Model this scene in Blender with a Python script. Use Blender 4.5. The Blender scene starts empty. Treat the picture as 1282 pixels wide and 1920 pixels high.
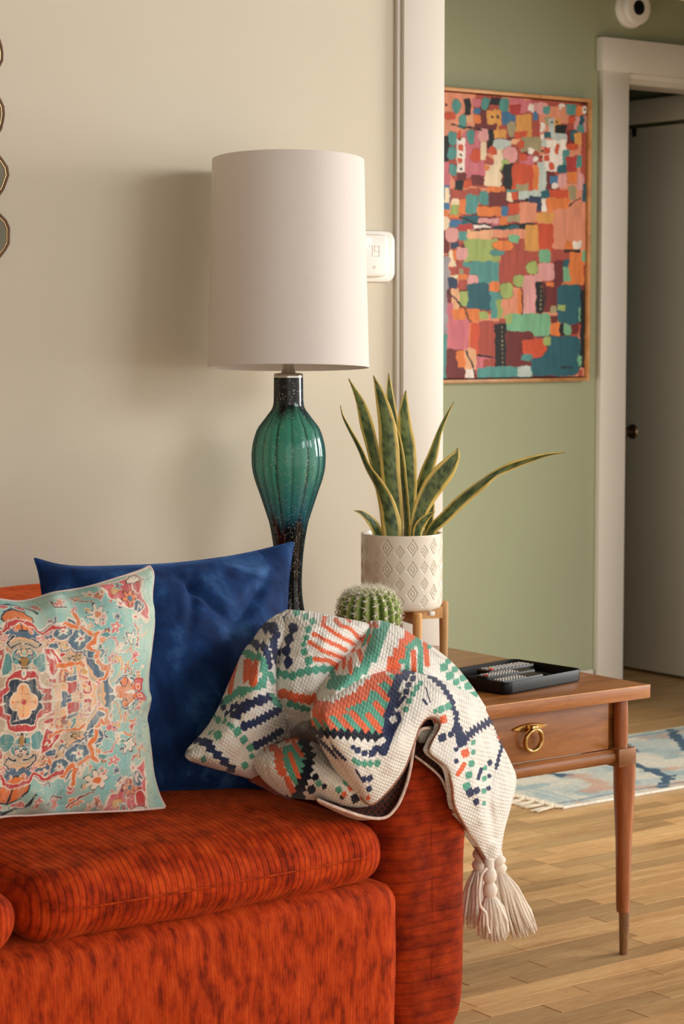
import bpy, bmesh, math, random
import numpy as np
from mathutils import Vector, Matrix

random.seed(7)
RNG = np.random.default_rng(7)
C = bpy.context.scene.collection
scene = bpy.context.scene
PI = math.pi

# ------------------------------------------------------------------ camera
RX = np.array([0.805, 0.049, 0.591]); RX /= np.linalg.norm(RX)
W_, H_ = 1282.0, 1920.0
_vx = np.array([6200 - 641, 960 - 622.]); _vd = np.array([-2380 - 641, 960 - 622.])
FPX = math.sqrt(-(_vx @ _vd))
_X = np.array([_vx[0], _vx[1], FPX]); _X /= np.linalg.norm(_X)
_D = np.array([_vd[0], _vd[1], FPX]); _D /= np.linalg.norm(_D)
_U = np.cross(_D, _X); _U /= np.linalg.norm(_U)
if _U[1] < 0: _U = -_U
ROT = np.array([_X, _D, _U])            # world = ROT @ (right, up, forward)
CAM = np.array([0.0, 0.0, 1.25])
cam_d = bpy.data.cameras.new('camera'); cam = bpy.data.objects.new('camera', cam_d); C.objects.link(cam)
cam_d.sensor_fit = 'HORIZONTAL'; cam_d.sensor_width = 24.0
cam_d.lens = 24.0 * FPX / W_
cam_d.clip_start = 0.05
right, up, fwd = ROT[:, 0], ROT[:, 1], ROT[:, 2]
cam.matrix_world = Matrix(((right[0], up[0], -fwd[0], CAM[0]), (right[1], up[1], -fwd[1], CAM[1]),
                           (right[2], up[2], -fwd[2], CAM[2]), (0, 0, 0, 1)))
cam_d.dof.use_dof = True; cam_d.dof.focus_distance = 4.0; cam_d.dof.aperture_fstop = 9.0
scene.camera = cam

# ------------------------------------------------------------------ light
wd = bpy.data.worlds.new('world'); scene.world = wd; wd.use_nodes = True
bg = wd.node_tree.nodes['Background']; bg.inputs[0].default_value = (1.0, 0.955, 0.87, 1); bg.inputs[1].default_value = 1.6
def area(name, loc, target, sx, sy, power, col):
    l = bpy.data.lights.new(name, 'AREA'); l.shape = 'RECTANGLE'; l.size = sx; l.size_y = sy; l.energy = power; l.color = col
    o = bpy.data.objects.new(name, l); C.objects.link(o); o.location = loc
    o.rotation_euler = (Vector(target) - Vector(loc)).to_track_quat('-Z', 'Y').to_euler()
    return o
area('front_window_light', (4.5, -0.7, 2.5), (2.7, 3.6, 0.9), 1.9, 0.9, 64, (0.97, 1.0, 1.06))
area('side_window_light', (6.3, 2.2, 1.5), (2.9, 3.2, 0.4), 1.2, 1.3, 105, (1.0, 0.98, 0.94))
area('green_room_fill_light', (2.55, 4.45, 0.85), (4.7, 5.3, 0.75), 0.8, 0.7, 13, (1.0, 1.0, 0.97))  # added fill light brightening the lower sage wall, no known window there
scene.view_settings.view_transform = 'Standard'; scene.view_settings.look = 'None'
scene.view_settings.exposure = -0.12; scene.view_settings.gamma = 1.0
scene.view_settings.use_curve_mapping = False

# ------------------------------------------------------------------ helpers
def ray(px, py): return ROT @ np.array([px - 641, 960 - py, FPX])
def aty(px, py, y): d = ray(px, py); return CAM + d * (y / d[1])
def atz(px, py, z): d = ray(px, py); return CAM + d * ((z - CAM[2]) / d[2])
def atyv(P, y):      # vectorised: P (...,2), y (...)
    d = np.stack([P[..., 0] - 641, 960 - P[..., 1], np.full(P.shape[:-1], FPX)], -1) @ ROT.T
    return CAM + d * (y / d[..., 1])[..., None]
def atdv(P, dep):    # along forward depth
    d = np.stack([(P[..., 0] - 641) / FPX, (960 - P[..., 1]) / FPX, np.ones(P.shape[:-1])], -1) @ ROT.T
    return CAM + d * dep[..., None]
def depth_of(p): return float((np.asarray(p) - CAM) @ fwd)

def S(r, g, b):
    def f(c):
        c /= 255.0
        return c / 12.92 if c <= 0.04045 else ((c + 0.055) / 1.055) ** 2.4
    return (f(r), f(g), f(b))
def Sa(c): return np.array(S(*c))

def hash3(i, j, k):
    n = (i * 374761393 + j * 668265263 + k * 2147483647 ^ 0x5bd1e995) & 0xffffffff
    n = ((n ^ (n >> 13)) * 1274126177) & 0xffffffff
    return ((n ^ (n >> 16)) & 0xffff) / 65535.0
def vnoise(x, y, z=0.0):
    x = np.asarray(x, float); y = np.asarray(y, float); z = np.zeros_like(x) + z
    xi, yi, zi = np.floor(x).astype(np.int64), np.floor(y).astype(np.int64), np.floor(z).astype(np.int64)
    fx, fy, fz = x - xi, y - yi, z - zi
    fx, fy, fz = [f * f * (3 - 2 * f) for f in (fx, fy, fz)]
    r = 0
    for a in (0, 1):
        for b in (0, 1):
            for c in (0, 1):
                w = (fx if a else 1 - fx) * (fy if b else 1 - fy) * (fz if c else 1 - fz)
                r = r + w * hash3(xi + a, yi + b, zi + c)
    return r * 2 - 1
def fbm(x, y, z=0.0, o=3):
    r = 0; a = 1.0
    for k in range(o):
        r = r + a * vnoise(np.asarray(x) * 2 ** k, np.asarray(y) * 2 ** k, z + 7.3 * k); a *= 0.5
    return r

def tag(o, label=None, cat=None, group=None, kind=None):
    if label: o['label'] = label
    if cat: o['category'] = cat
    if group: o['group'] = group
    if kind: o['kind'] = kind
    return o
def thing(name, loc, label=None, cat=None, group=None, kind=None):
    o = bpy.data.objects.new(name, None); C.objects.link(o); o.location = loc; o.empty_display_size = 0.05
    return tag(o, label, cat, group, kind)
def world_org(p):
    v = Vector((0, 0, 0))
    while p is not None:
        v = v + p.location; p = p.parent
    return np.array(v)
def link(name, me, parent=None, org=None):
    o = bpy.data.objects.new(name, me); C.objects.link(o)
    if parent is not None: o.parent = parent
    if org is not None: o.location = org
    return o
def mk(name, V, F, m, parent=None, org=None, smooth=True, col=None, uv=None):
    """mesh from WORLD coordinates; part of `parent` (thing at its location) or own thing with origin org"""
    V = np.asarray(V, float)
    base = world_org(parent) if parent is not None else np.array(org if org is not None else (0, 0, 0), float)
    me = bpy.data.meshes.new(name)
    V = V - base
    if isinstance(F, np.ndarray):
        n, k = F.shape
        me.vertices.add(len(V)); me.vertices.foreach_set('co', V.astype(np.float32).ravel())
        me.loops.add(n * k); me.loops.foreach_set('vertex_index', F.astype(np.int32).ravel())
        me.polygons.add(n); me.polygons.foreach_set('loop_start', np.arange(0, n * k, k, dtype=np.int32))
        me.update(calc_edges=True)
    else:
        me.from_pydata(V.tolist(), [], F); me.update()
    if smooth: me.polygons.foreach_set('use_smooth', np.ones(len(me.polygons), bool))
    if col is not None:
        ca = me.color_attributes.new('col', 'FLOAT_COLOR', 'POINT')
        ca.data.foreach_set('color', np.concatenate([col, np.ones((len(V), 1))], 1).astype(np.float32).ravel())
    if uv is not None:
        ul = me.uv_layers.new(name='UVMap')
        li = np.empty(len(me.loops), np.int32); me.loops.foreach_get('vertex_index', li)
        ul.data.foreach_set('uv', np.asarray(uv, np.float32)[li].ravel())
    if m: me.materials.append(m)
    me.validate()
    return link(name, me, parent, None if parent is not None else base)

def grid_faces(nu, nv, wrap_u=False, off=0, flip=False):
    iu = np.arange(nu if wrap_u else nu - 1); iv = np.arange(nv - 1)
    A, B = np.meshgrid(iu, iv, indexing='ij'); A2 = (A + 1) % nu
    f = np.stack([A * nv + B, A2 * nv + B, A2 * nv + B + 1, A * nv + B + 1], -1).reshape(-1, 4) + off
    return f[:, ::-1].copy() if flip else f

class MB:
    """collects simple solids into one mesh"""
    def __init__(s): s.V = []; s.F = []
    def add(s, V, F):
        o = len(s.V); s.V += [tuple(v) for v in V]; s.F += [tuple(int(i) + o for i in f) for f in F]; return s
    def box(s, a, b, bev=0.0):
        x0, y0, z0 = a; x1, y1, z1 = b
        if bev <= 0:
            return s.add([(x0, y0, z0), (x1, y0, z0), (x1, y1, z0), (x0, y1, z0), (x0, y0, z1), (x1, y0, z1), (x1, y1, z1), (x0, y1, z1)],
                  [(0, 3, 2, 1), (4, 5, 6, 7), (0, 1, 5, 4), (1, 2, 6, 5), (2, 3, 7, 6), (3, 0, 4, 7)])
        bm = bmesh.new(); bmesh.ops.create_cube(bm, size=1)
        for v in bm.verts: v.co = Vector(((x0 + x1) / 2 + v.co.x * (x1 - x0), (y0 + y1) / 2 + v.co.y * (y1 - y0), (z0 + z1) / 2 + v.co.z * (z1 - z0)))
        bmesh.ops.bevel(bm, geom=bm.edges[:], offset=bev, segments=2, affect='EDGES', profile=0.5)
        s.bm(bm); return s
    def bm(s, bm):
        bm.verts.index_update()
        s.add([tuple(v.co) for v in bm.verts], [[v.index for v in f.verts] for f in bm.faces]); bm.free()
    def tube(s, pts, rad, n=12, cap=True):
        pts = [np.asarray(p, float) for p in pts]
        if not hasattr(rad, '__len__'): rad = [rad] * len(pts)
        V = []; prev = None
        for i, p in enumerate(pts):
            t = pts[min(i + 1, len(pts) - 1)] - pts[max(i - 1, 0)]; t = t / (np.linalg.norm(t) + 1e-12)
            if prev is None:
                a = np.array([0, 0, 1.0]) if abs(t[2]) < 0.9 else np.array([1.0, 0, 0])
            else: a = prev
            a = a - t * (a @ t); a /= np.linalg.norm(a) + 1e-12; prev = a
            b = np.cross(t, a)
            for k in range(n):
                th = 2 * PI * k / n
                V.append(p + rad[i] * (math.cos(th) * a + math.sin(th) * b))
        F = []
        for i in range(len(pts) - 1):
            for k in range(n):
                F.append((i * n + k, i * n + (k + 1) % n, (i + 1) * n + (k + 1) % n, (i + 1) * n + k))
        if cap:
            F.append(tuple(range(n - 1, -1, -1))); m = (len(pts) - 1) * n; F.append(tuple(m + k for k in range(n)))
        return s.add(V, F)
    def lathe(s, prof, c, n=48, axis='z'):
        V = []; F = []
        for (r, h) in prof:
            for k in range(n):
                th = 2 * PI * k / n; a, b = r * math.cos(th), r * math.sin(th)
                V.append({'z': (c[0] + a, c[1] + b, c[2] + h), 'y': (c[0] + a, c[1] + h, c[2] + b), 'x': (c[0] + h, c[1] + a, c[2] + b)}[axis])
        for i in range(len(prof) - 1):
            for k in range(n): F.append((i * n + k, i * n + (k + 1) % n, (i + 1) * n + (k + 1) % n, (i + 1) * n + k))
        return s.add(V, F)
    def build(s, name, m, parent=None, org=None, smooth=False, auto=35):
        o = mk(name, s.V, s.F, m, parent, org, smooth=smooth)
        bm = bmesh.new(); bm.from_mesh(o.data); bmesh.ops.recalc_face_normals(bm, faces=bm.faces[:])
        if auto and not smooth:
            for f in bm.faces: f.smooth = True
            for e in bm.edges:
                e.smooth = not (len(e.link_faces) == 2 and e.calc_face_angle(0) > math.radians(auto))
        bm.to_mesh(o.data); bm.free()
        return o

# ------------------------------------------------------------------ materials
def newmat(name):
    m = bpy.data.materials.new(name); m.use_nodes = True
    nt = m.node_tree; return m, nt.nodes, nt.links, nt.nodes['Principled BSDF']
def ramp(n, stops):
    r = n.new('ShaderNodeValToRGB'); e = r.color_ramp.elements
    e[0].position, e[0].color = stops[0][0], (*stops[0][1], 1)
    e[1].position, e[1].color = stops[-1][0], (*stops[-1][1], 1)
    for p, c in stops[1:-1]:
        q = e.new(p); q.color = (*c, 1)
    return r
def coords(n, l, kind='Object', scale=(1, 1, 1), rot=(0, 0, 0)):
    t = n.new('ShaderNodeTexCoord'); mp = n.new('ShaderNodeMapping'); mp.inputs['Scale'].default_value = scale; mp.inputs['Rotation'].default_value = rot
    l.new(t.outputs[kind], mp.inputs[0]); return mp
def noise(n, l, vec, scale, detail=4, rough=0.55):
    t = n.new('ShaderNodeTexNoise'); t.inputs['Scale'].default_value = scale; t.inputs['Detail'].default_value = detail; t.inputs['Roughness'].default_value = rough
    l.new(vec.outputs[0], t.inputs['Vector']); return t
def bump(n, l, h, b, strength=0.3, dist=0.002, prev=None):
    u = n.new('ShaderNodeBump'); u.inputs['Strength'].default_value = strength; u.inputs['Distance'].default_value = dist
    l.new(h, u.inputs['Height'])
    if prev is not None: l.new(prev.outputs[0], u.inputs['Normal'])
    l.new(u.outputs[0], b.inputs['Normal']); return u
def plain(name, col, rough=0.5, metal=0.0, var=0.0, vs=6.0, bs=0.0, bscale=80, coat=0.0, spec=0.5, sheen=0.0):
    m, n, l, b = newmat(name)
    b.inputs['Roughness'].default_value = rough; b.inputs['Metallic'].default_value = metal
    b.inputs['Coat Weight'].default_value = coat; b.inputs['Specular IOR Level'].default_value = spec
    b.inputs['Sheen Weight'].default_value = sheen
    b.inputs['Base Color'].default_value = (*col, 1)
    mp = coords(n, l)
    if var > 0:
        t = noise(n, l, mp, vs); c = np.array(col)
        r = ramp(n, [(0.3, tuple(c * (1 - var))), (0.7, tuple(np.minimum(c * (1 + var), 1)))])
        l.new(t.outputs[0], r.inputs[0]); l.new(r.outputs[0], b.inputs['Base Color'])
    if bs > 0:
        t2 = noise(n, l, mp, bscale); bump(n, l, t2.outputs[0], b, bs, 0.001)
    return m
def wood(name, c0, c1, c2, axis=(1, 12, 12), scale=6, rough=0.35, coat=0.2, world=False):
    m, n, l, b = newmat(name); mp = coords(n, l, 'Object', axis)
    t = noise(n, l, mp, scale, 6, 0.6); t.inputs['Distortion'].default_value = 0.6
    r = ramp(n, [(0.3, c0), (0.5, c1), (0.72, c2)]); l.new(t.outputs[0], r.inputs[0])
    t2 = noise(n, l, mp, scale * 9, 3)
    mx = n.new('ShaderNodeMix'); mx.data_type = 'RGBA'; mx.blend_type = 'MULTIPLY'; mx.inputs[0].default_value = 0.35
    l.new(r.outputs[0], mx.inputs[6]); r2 = ramp(n, [(0.35, (0.55, 0.5, 0.45)), (0.6, (1, 1, 1))]); l.new(t2.outputs[0], r2.inputs[0]); l.new(r2.outputs[0], mx.inputs[7])
    oi = n.new('ShaderNodeObjectInfo'); hs = n.new('ShaderNodeHueSaturation')
    mr = n.new('ShaderNodeMapRange'); mr.inputs[3].default_value = 0.66; mr.inputs[4].default_value = 1.14
    l.new(oi.outputs['Random'], mr.inputs[0]); l.new(mr.outputs[0], hs.inputs['Value']); l.new(mx.outputs[2], hs.inputs['Color'])
    l.new(hs.outputs[0], b.inputs['Base Color'])
    b.inputs['Roughness'].default_value = rough; b.inputs['Coat Weight'].default_value = coat; b.inputs['Coat Roughness'].default_value = 0.25
    bump(n, l, t2.outputs[0], b, 0.12, 0.001)
    return m
def vcol(name, rough=0.8, sheen=0.0, bs=0.0, bscale=400, spec=0.3, uvknit=False, weave=0.0):
    m, n, l, b = newmat(name)
    a = n.new('ShaderNodeVertexColor'); a.layer_name = 'col'
    b.inputs['Roughness'].default_value = rough; b.inputs['Sheen Weight'].default_value = sheen; b.inputs['Specular IOR Level'].default_value = spec
    l.new(a.outputs[0], b.inputs['Base Color'])
    if bs > 0:
        mp = coords(n, l); t = noise(n, l, mp, bscale); bump(n, l, t.outputs[0], b, bs, 0.001)
    return m

WALLC = S(206, 196, 174)
M_cream = plain('cream_wall_paint', S(209, 199, 178), 0.75, var=0.025, vs=2.5, bs=0.06, bscale=60)
M_trim = plain('warm_white_trim_paint', S(214, 206, 193), 0.45, var=0.015, vs=3)
M_green = plain('sage_green_wall_paint', S(154, 157, 125), 0.75, var=0.03, vs=2, bs=0.06, bscale=60)
M_ceil = plain('ceiling_paint', S(96, 90, 76), 0.8, var=0.02)  # out of view, toned dark to cut light bounced onto the upper walls
M_halldoor = plain('grey_white_door_paint', S(222, 217, 200), 0.5, var=0.03, vs=1.5)
M_dark = plain('black_metal', S(22, 20, 18), 0.35, 0.6, var=0.1)
M_bronze = plain('bronze_knob_metal', S(120, 100, 80), 0.3, 0.9, var=0.1)
M_brass = plain('polished_brass', S(205, 170, 110), 0.22, 1.0, var=0.1, vs=20)
M_plastic = plain('white_plastic', S(236, 230, 220), 0.35, var=0.01, coat=0.3)
M_lens = plain('black_lens_glass', S(6, 6, 7), 0.1, var=0.1)
M_sub = plain('subfloor_brown', S(70, 45, 25), 0.8, var=0.2)
M_plank = wood('oak_strip_floor', S(200, 150, 96), S(226, 176, 118), S(238, 196, 138), (1, 7, 7), 3.0, 0.42, 0.12)
M_walnut = wood('walnut_table_wood', S(134, 78, 34), S(168, 102, 48), S(190, 122, 62), (1.2, 10, 10), 4, 0.33, 0.35)
M_walnutv = wood('walnut_leg_wood', S(116, 58, 24), S(152, 82, 38), S(176, 102, 52), (10, 10, 1.2), 4, 0.3, 0.4)
M_ferrule = wood('bare_foot_wood', S(110, 74, 46), S(140, 98, 62), S(160, 116, 76), (10, 10, 2), 5, 0.35, 0.2)
M_beech = wood('light_beech_wood', S(214, 150, 84), S(232, 172, 104), S(240, 190, 124), (8, 8, 1), 4, 0.45, 0.1)
M_frame = wood('picture_frame_oak', S(176, 116, 62), S(202, 142, 84), S(216, 160, 100), (3, 3, 3), 5, 0.45, 0.1)

# ------------------------------------------------------------------ room shell
YW = 3.80          # cream wall plane
XE = 3.066         # end of cream wall (cased opening edge)
YG = 5.30          # sage wall plane
def struct(name, mb, m): return tag(mb.build(name, m), kind='structure')
struct('wall_back', MB().box((-2.2, YW, 0), (XE - 0.02, YW + 0.12, 3.0)), M_cream)
struct('wall_above_opening', MB().box((XE - 0.02, YW, 2.07), (5.5, YW + 0.12, 3.0)), M_cream)
struct('ceiling', MB().box((-2.2, -1.6, 3.0), (6.6, 7.2, 3.1)), M_ceil)
struct('wall_green', MB().box((2.4, YG, 0), (5.02, YG + 0.11, 3.0)).box((5.02, YG, 2.10), (6.6, YG + 0.11, 3.0)), M_green)
struct('wall_light_block', MB().box((5.5, YW, 0), (6.6, YW + 0.12, 3.0)), M_cream)  # unseen wall added to block window light from the doorway side
struct('wall_ambient_block', MB().box((6.6, YW, 0), (6.7, 7.2, 3.0)), M_green)  # unseen wall added to keep side ambient light out of the green room
struct('wall_left', MB().box((-2.3, -1.6, 0), (-2.2, YW + 0.12, 3.0)), M_cream)
# cased opening trim
xl = aty(756, 600, YW - 0.022)[0]
t1 = thing('trim_1', (XE, YW, 0), kind='structure')
MB().box((xl, YW - 0.022, 0), (XE, YW, 2.24), 0.002).build('casing_board', M_trim, t1)
MB().box((xl - 0.010, YW - 0.012, 0), (xl, YW, 2.24), 0.002).build('back_band', M_trim, t1)
MB().box((XE - 0.02, YW, 0), (XE - 0.001, YW + 0.14, 2.07)).build('jamb', M_trim, t1)
MB().box((XE - 0.02, YW - 0.022, 2.07), (5.62, YW, 2.19), 0.002).build('head_casing', M_trim, t1)
struct('baseboard_back', MB().box((-2.2, YW - 0.015, 0), (xl - 0.011, YW, 0.13), 0.003), M_trim)
struct('baseboard_green', MB().box((2.4, YG - 0.015, 0), (4.937, YG, 0.13), 0.003), M_trim)
# doorway casing in the sage wall
t2 = thing('trim_2', (5.0, YG, 0), kind='structure')
MB().box((4.948, YG - 0.022, 0), (5.064, YG, 2.10), 0.002).build('side_casing', M_trim, t2)
MB().box((4.936, YG - 0.030, 2.098), (6.4, YG, 2.205), 0.002).build('head_casing', M_trim, t2)
MB().box((5.064, YG - 0.014, 2.080), (6.4, YG, 2.098), 0.002).build('head_bead', M_trim, t2)
MB().box((5.045, YG, 0), (5.064, YG + 0.11, 2.08)).box((5.064, YG, 2.064), (6.4, YG + 0.11, 2.08)).build('jamb', M_trim, t2)
# dark hall beyond
struct('wall_hall_left', MB().box((4.7, YG + 0.11, 0), (4.8, 7.2, 3.0)), M_green)
struct('wall_hall_end', MB().box((4.7, 7.1, 0), (6.6, 7.2, 3.0)), M_green)
struct('wall_hall_right', MB().box((5.63, YG + 0.11, 2.0), (5.75, 5.855, 3.0)).box((5.85, 5.855, 0), (5.95, 7.2, 3.0)).box((5.75, YG + 0.11, 0), (5.95, 5.86, 3.0)), M_green)
d1 = thing('door_1', (5.6, 5.5, 0), kind='structure')
MB().box((5.60, YG + 0.115, 0.012), (5.64, 5.838, 1.985), 0.002).build('door_panel', M_halldoor, d1)
kb = MB().lathe([(0.0, -0.006), (0.024, -0.006), (0.028, 0.0), (0.0, 0.0)], (5.600, 5.800, 0.885), 24, 'x').build('rosette', M_bronze, d1)
MB().lathe([(0.0085, 0.0), (0.0085, -0.03), (0.018, -0.034), (0.026, -0.045), (0.025, -0.058), (0.014, -0.066), (0.0, -0.067)], (5.594, 5.800, 0.885), 24, 'x').build('knob', M_bronze, d1)
MB().box((5.592, 5.795, 1.955), (5.602, 5.812, 1.985), 0.002).build('catch', M_dark, d1)
MB().box((5.596, 5.838, 0.02), (5.64, 5.848, 0.12)).build('edge_strip', M_dark, d1)
struct('trim_3', MB().box((5.585, YG + 0.115, 2.0), (5.63, 5.855, 2.085), 0.003), M_halldoor)

# ------------------------------------------------------------------ floor of oak strips
floor = tag(MB().box((-2.2, -1.6, -0.12), (6.6, 7.2, -0.012)).build('floor', M_sub), kind='structure')
PW = 0.0572
def add_plank(V, F, x0, x1, y0, y1, z):
    e = 0.0006; c = 0.00025; o = len(V); x0 += 0.0005; x1 -= 0.0005
    V += [(x0 + e, y0 + e, -0.0125), (x1 - e, y0 + e, -0.0125), (x1 - e, y1 - e, -0.0125), (x0 + e, y1 - e, -0.0125),
          (x0 + e, y0 + e, z - c), (x1 - e, y0 + e, z - c), (x1 - e, y1 - e, z - c), (x0 + e, y1 - e, z - c),
          (x0 + e + c, y0 + e + c, z), (x1 - e - c, y0 + e + c, z), (x1 - e - c, y1 - e - c, z), (x0 + e + c, y1 - e - c, z)]
    F += [tuple(o + k for k in f) for f in [(0, 1, 5, 4), (1, 2, 6, 5), (2, 3, 7, 6), (3, 0, 4, 7), (4, 5, 9, 8), (5, 6, 10, 9), (6, 7, 11, 10), (7, 4, 8, 11), (8, 9, 10, 11)]]
rr = random.Random(11); farV, farF = [], []; nplank = 0
row = 0; y = -1.6
while y < 7.1:
    x = -2.2 - rr.random() * 0.6
    lo = aty(790, 1500, max(y, 0.5))[0] if y > 2.3 else 1e9
    hi = (y * 0.0 + (y / ray(1330, 1500)[1]) * ray(1330, 1500)[0]) if y > 2.3 else -1e9
    while x < 6.5:
        L = 0.18 + 0.5 * rr.random() ** 1.3
        z = -0.0006 * rr.random()
        vis = y > 2.55 and y < 4.75 and x + L > lo and x < hi
        if vis and nplank < 290:
            V, F = [], []; add_plank(V, F, x, min(x + L, 6.6), y, y + PW, z)
            mk('plank', V, F, M_plank, floor, smooth=False); nplank += 1
        else:
            add_plank(farV, farF, x, min(x + L, 6.6), y, y + PW, z)
        x += L
    y += PW; row += 1
tag(mk('plank_field', farV, farF, M_plank, floor, smooth=False), kind='stuff')
print('planks', nplank)

# ------------------------------------------------------------------ raster painter (for printed and woven colour)
def sd_poly_mask(P, poly):
    x, y = P[..., 0], P[..., 1]; ins = np.zeros(x.shape, bool); n = len(poly)
    for i in range(n):
        x0, y0 = poly[i]; x1, y1 = poly[(i + 1) % n]
        if y0 == y1: continue
        c = ((y0 > y) != (y1 > y)) & (x < (x1 - x0) * (y - y0) / (y1 - y0) + x0)
        ins ^= c
    return ins
def d_poly(P, pts, closed=False):
    x, y = P[..., 0], P[..., 1]; D = np.full(x.shape, 1e9); A = np.zeros(x.shape); acc = 0.0
    pts = list(pts) + ([pts[0]] if closed else [])
    for (x0, y0), (x1, y1) in zip(pts[:-1], pts[1:]):
        dx, dy = x1 - x0, y1 - y0; L = math.hypot(dx, dy) + 1e-9
        t = np.clip(((x - x0) * dx + (y - y0) * dy) / (L * L), 0, 1)
        d = np.hypot(x - x0 - t * dx, y - y0 - t * dy)
        m = d < D; D = np.where(m, d, D); A = np.where(m, acc + t * L, A); acc += L
    return D, A

# ------------------------------------------------------------------ sofa
def velvet(name, axis, period, strength, light=(218, 80, 22), mid=(184, 54, 10), dark=(122, 30, 4), line=0.35, blot=26, stretch=(1, 1, 1), irr=0.55):
    m, n, l, b = newmat(name)
    mp = coords(n, l, 'Object'); mps = coords(n, l, 'Object', stretch)
    t = noise(n, l, mps, blot, 5, 0.62)
    r = ramp(n, [(0.34, S(*dark)), (0.50, S(*mid)), (0.70, S(*light))]); l.new(t.outputs[0], r.inputs[0])
    w = n.new('ShaderNodeTexWave'); w.wave_type = 'BANDS'; w.bands_direction = axis; w.wave_profile = 'SIN'
    w.inputs['Scale'].default_value = 0.314 / period; w.inputs['Distortion'].default_value = irr
    w.inputs['Detail'].default_value = 1.5; w.inputs['Detail Scale'].default_value = 0.35
    l.new(mp.outputs[0], w.inputs['Vector'])
    rw = ramp(n, [(0.0, (1 - line,) * 3), (0.30, (1, 1, 1)), (1.0, (1, 1, 1))]); l.new(w.outputs['Fac'], rw.inputs[0])  # grooves between ribs darkened in the colour, shade added to the bump
    mx = n.new('ShaderNodeMix'); mx.data_type = 'RGBA'; mx.blend_type = 'MULTIPLY'; mx.inputs[0].default_value = 1.0
    st_ = noise(n, l, coords(n, l, 'Object', (28, 28, 420) if axis == 'Z' else (420, 40, 28)), 1.0, 3, 0.6)
    rs_ = ramp(n, [(0.34, (0.78, 0.75, 0.72)), (0.62, (1.10, 1.10, 1.10))]); l.new(st_.outputs[0], rs_.inputs[0])
    mz = n.new('ShaderNodeMix'); mz.data_type = 'RGBA'; mz.blend_type = 'MULTIPLY'; mz.inputs[0].default_value = 0.85
    l.new(r.outputs[0], mz.inputs[6]); l.new(rs_.outputs[0], mz.inputs[7])
    l.new(mz.outputs[2], mx.inputs[6]); l.new(rw.outputs[0], mx.inputs[7]); l.new(mx.outputs[2], b.inputs['Base Color'])
    b.inputs['Roughness'].default_value = 0.85; b.inputs['Specular IOR Level'].default_value = 0.15
    b.inputs['Sheen Weight'].default_value = 0.45; b.inputs['Sheen Roughness'].default_value = 0.4; b.inputs['Sheen Tint'].default_value = (*S(255, 120, 60), 1)
    t3 = noise(n, l, mp, 500, 2)
    b1 = bump(n, l, t3.outputs[0], b, 0.25, 0.001)
    bump(n, l, rw.outputs[0], b, strength, 0.004, prev=b1)
    return m
M_vel_x = velvet('rust_velvet_cushion_ribs', 'X', 0.0112, 0.7, stretch=(1.6, 1, 1))
M_vel_z = velvet('rust_velvet_arm_ribs_shaded', 'Z', 0.019, 0.25, light=(176, 58, 12), mid=(146, 42, 5), dark=(112, 28, 3), line=0.24, blot=26, stretch=(0.9, 0.9, 1.1), irr=1.1)  # darker copy of the sofa velvet, shade on the arm put into the colour
M_vel_b = velvet('rust_velvet_base', 'X', 0.006, 0.25, light=(208, 78, 24), mid=(184, 58, 12), dark=(122, 32, 5), line=0.14, blot=30, stretch=(2.0, 1, 0.7), irr=2.5)

def rounded_box(a, b, r, n=(40, 30, 14), crown=(0, 0, 0), lump=0.0, seed=0):
    """closed rounded box (as a welded cube grid) with crowned faces"""
    a, b = np.array(a, float), np.array(b, float); cen, h = (a + b) / 2, (b - a) / 2
    Vs, Fs, off = [], [], 0
    for ax in range(3):
        for sg in (-1, 1):
            u, v = (ax + 1) % 3, (ax + 2) % 3
            U_, V_ = np.meshgrid(np.linspace(-1, 1, n[u] + 1), np.linspace(-1, 1, n[v] + 1), indexing='ij')
            # concentrate samples near edges
            U_ = np.sign(U_) * (1 - (1 - np.abs(U_)) ** 1.3); V_ = np.sign(V_) * (1 - (1 - np.abs(V_)) ** 1.3)
            P = np.zeros(U_.shape + (3,)); P[..., ax] = sg; P[..., u] = U_; P[..., v] = V_
            Vs.append(P.reshape(-1, 3)); Fs.append(grid_faces(n[u] + 1, n[v] + 1, off=off, flip=(sg < 0))); off += P.shape[0] * P.shape[1]
    P = np.concatenate(Vs); F = np.concatenate(Fs)
    Q = P * h; inner = np.maximum(h - r, 1e-4); cl = np.clip(Q, -inner, inner); d = Q - cl
    L = np.linalg.norm(d, axis=1, keepdims=True); Q = np.where(L > 1e-9, cl + d / np.maximum(L, 1e-9) * r, Q)
    N = Q / h
    for ax in range(3):
        o = [i for i in range(3) if i != ax]
        Q[:, ax] += crown[ax] * N[:, ax] * (1 - np.clip(N[:, o[0]], -1, 1) ** 2) * (1 - np.clip(N[:, o[1]], -1, 1) ** 2)
    if lump:
        W = Q + cen
        for ax in range(3): Q[:, ax] += lump * fbm(W[:, 0] * 9 + seed, W[:, 1] * 9, W[:, 2] * 9 + ax * 5.1, 3)
    return Q + cen, F
def weld(o, d=1e-5):
    bm = bmesh.new(); bm.from_mesh(o.data); bmesh.ops.remove_doubles(bm, verts=bm.verts[:], dist=d)
    bmesh.ops.recalc_face_normals(bm, faces=bm.faces[:]); bm.to_mesh(o.data); bm.free()
    for p in o.data.polygons: p.use_smooth = True
    return o

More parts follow.
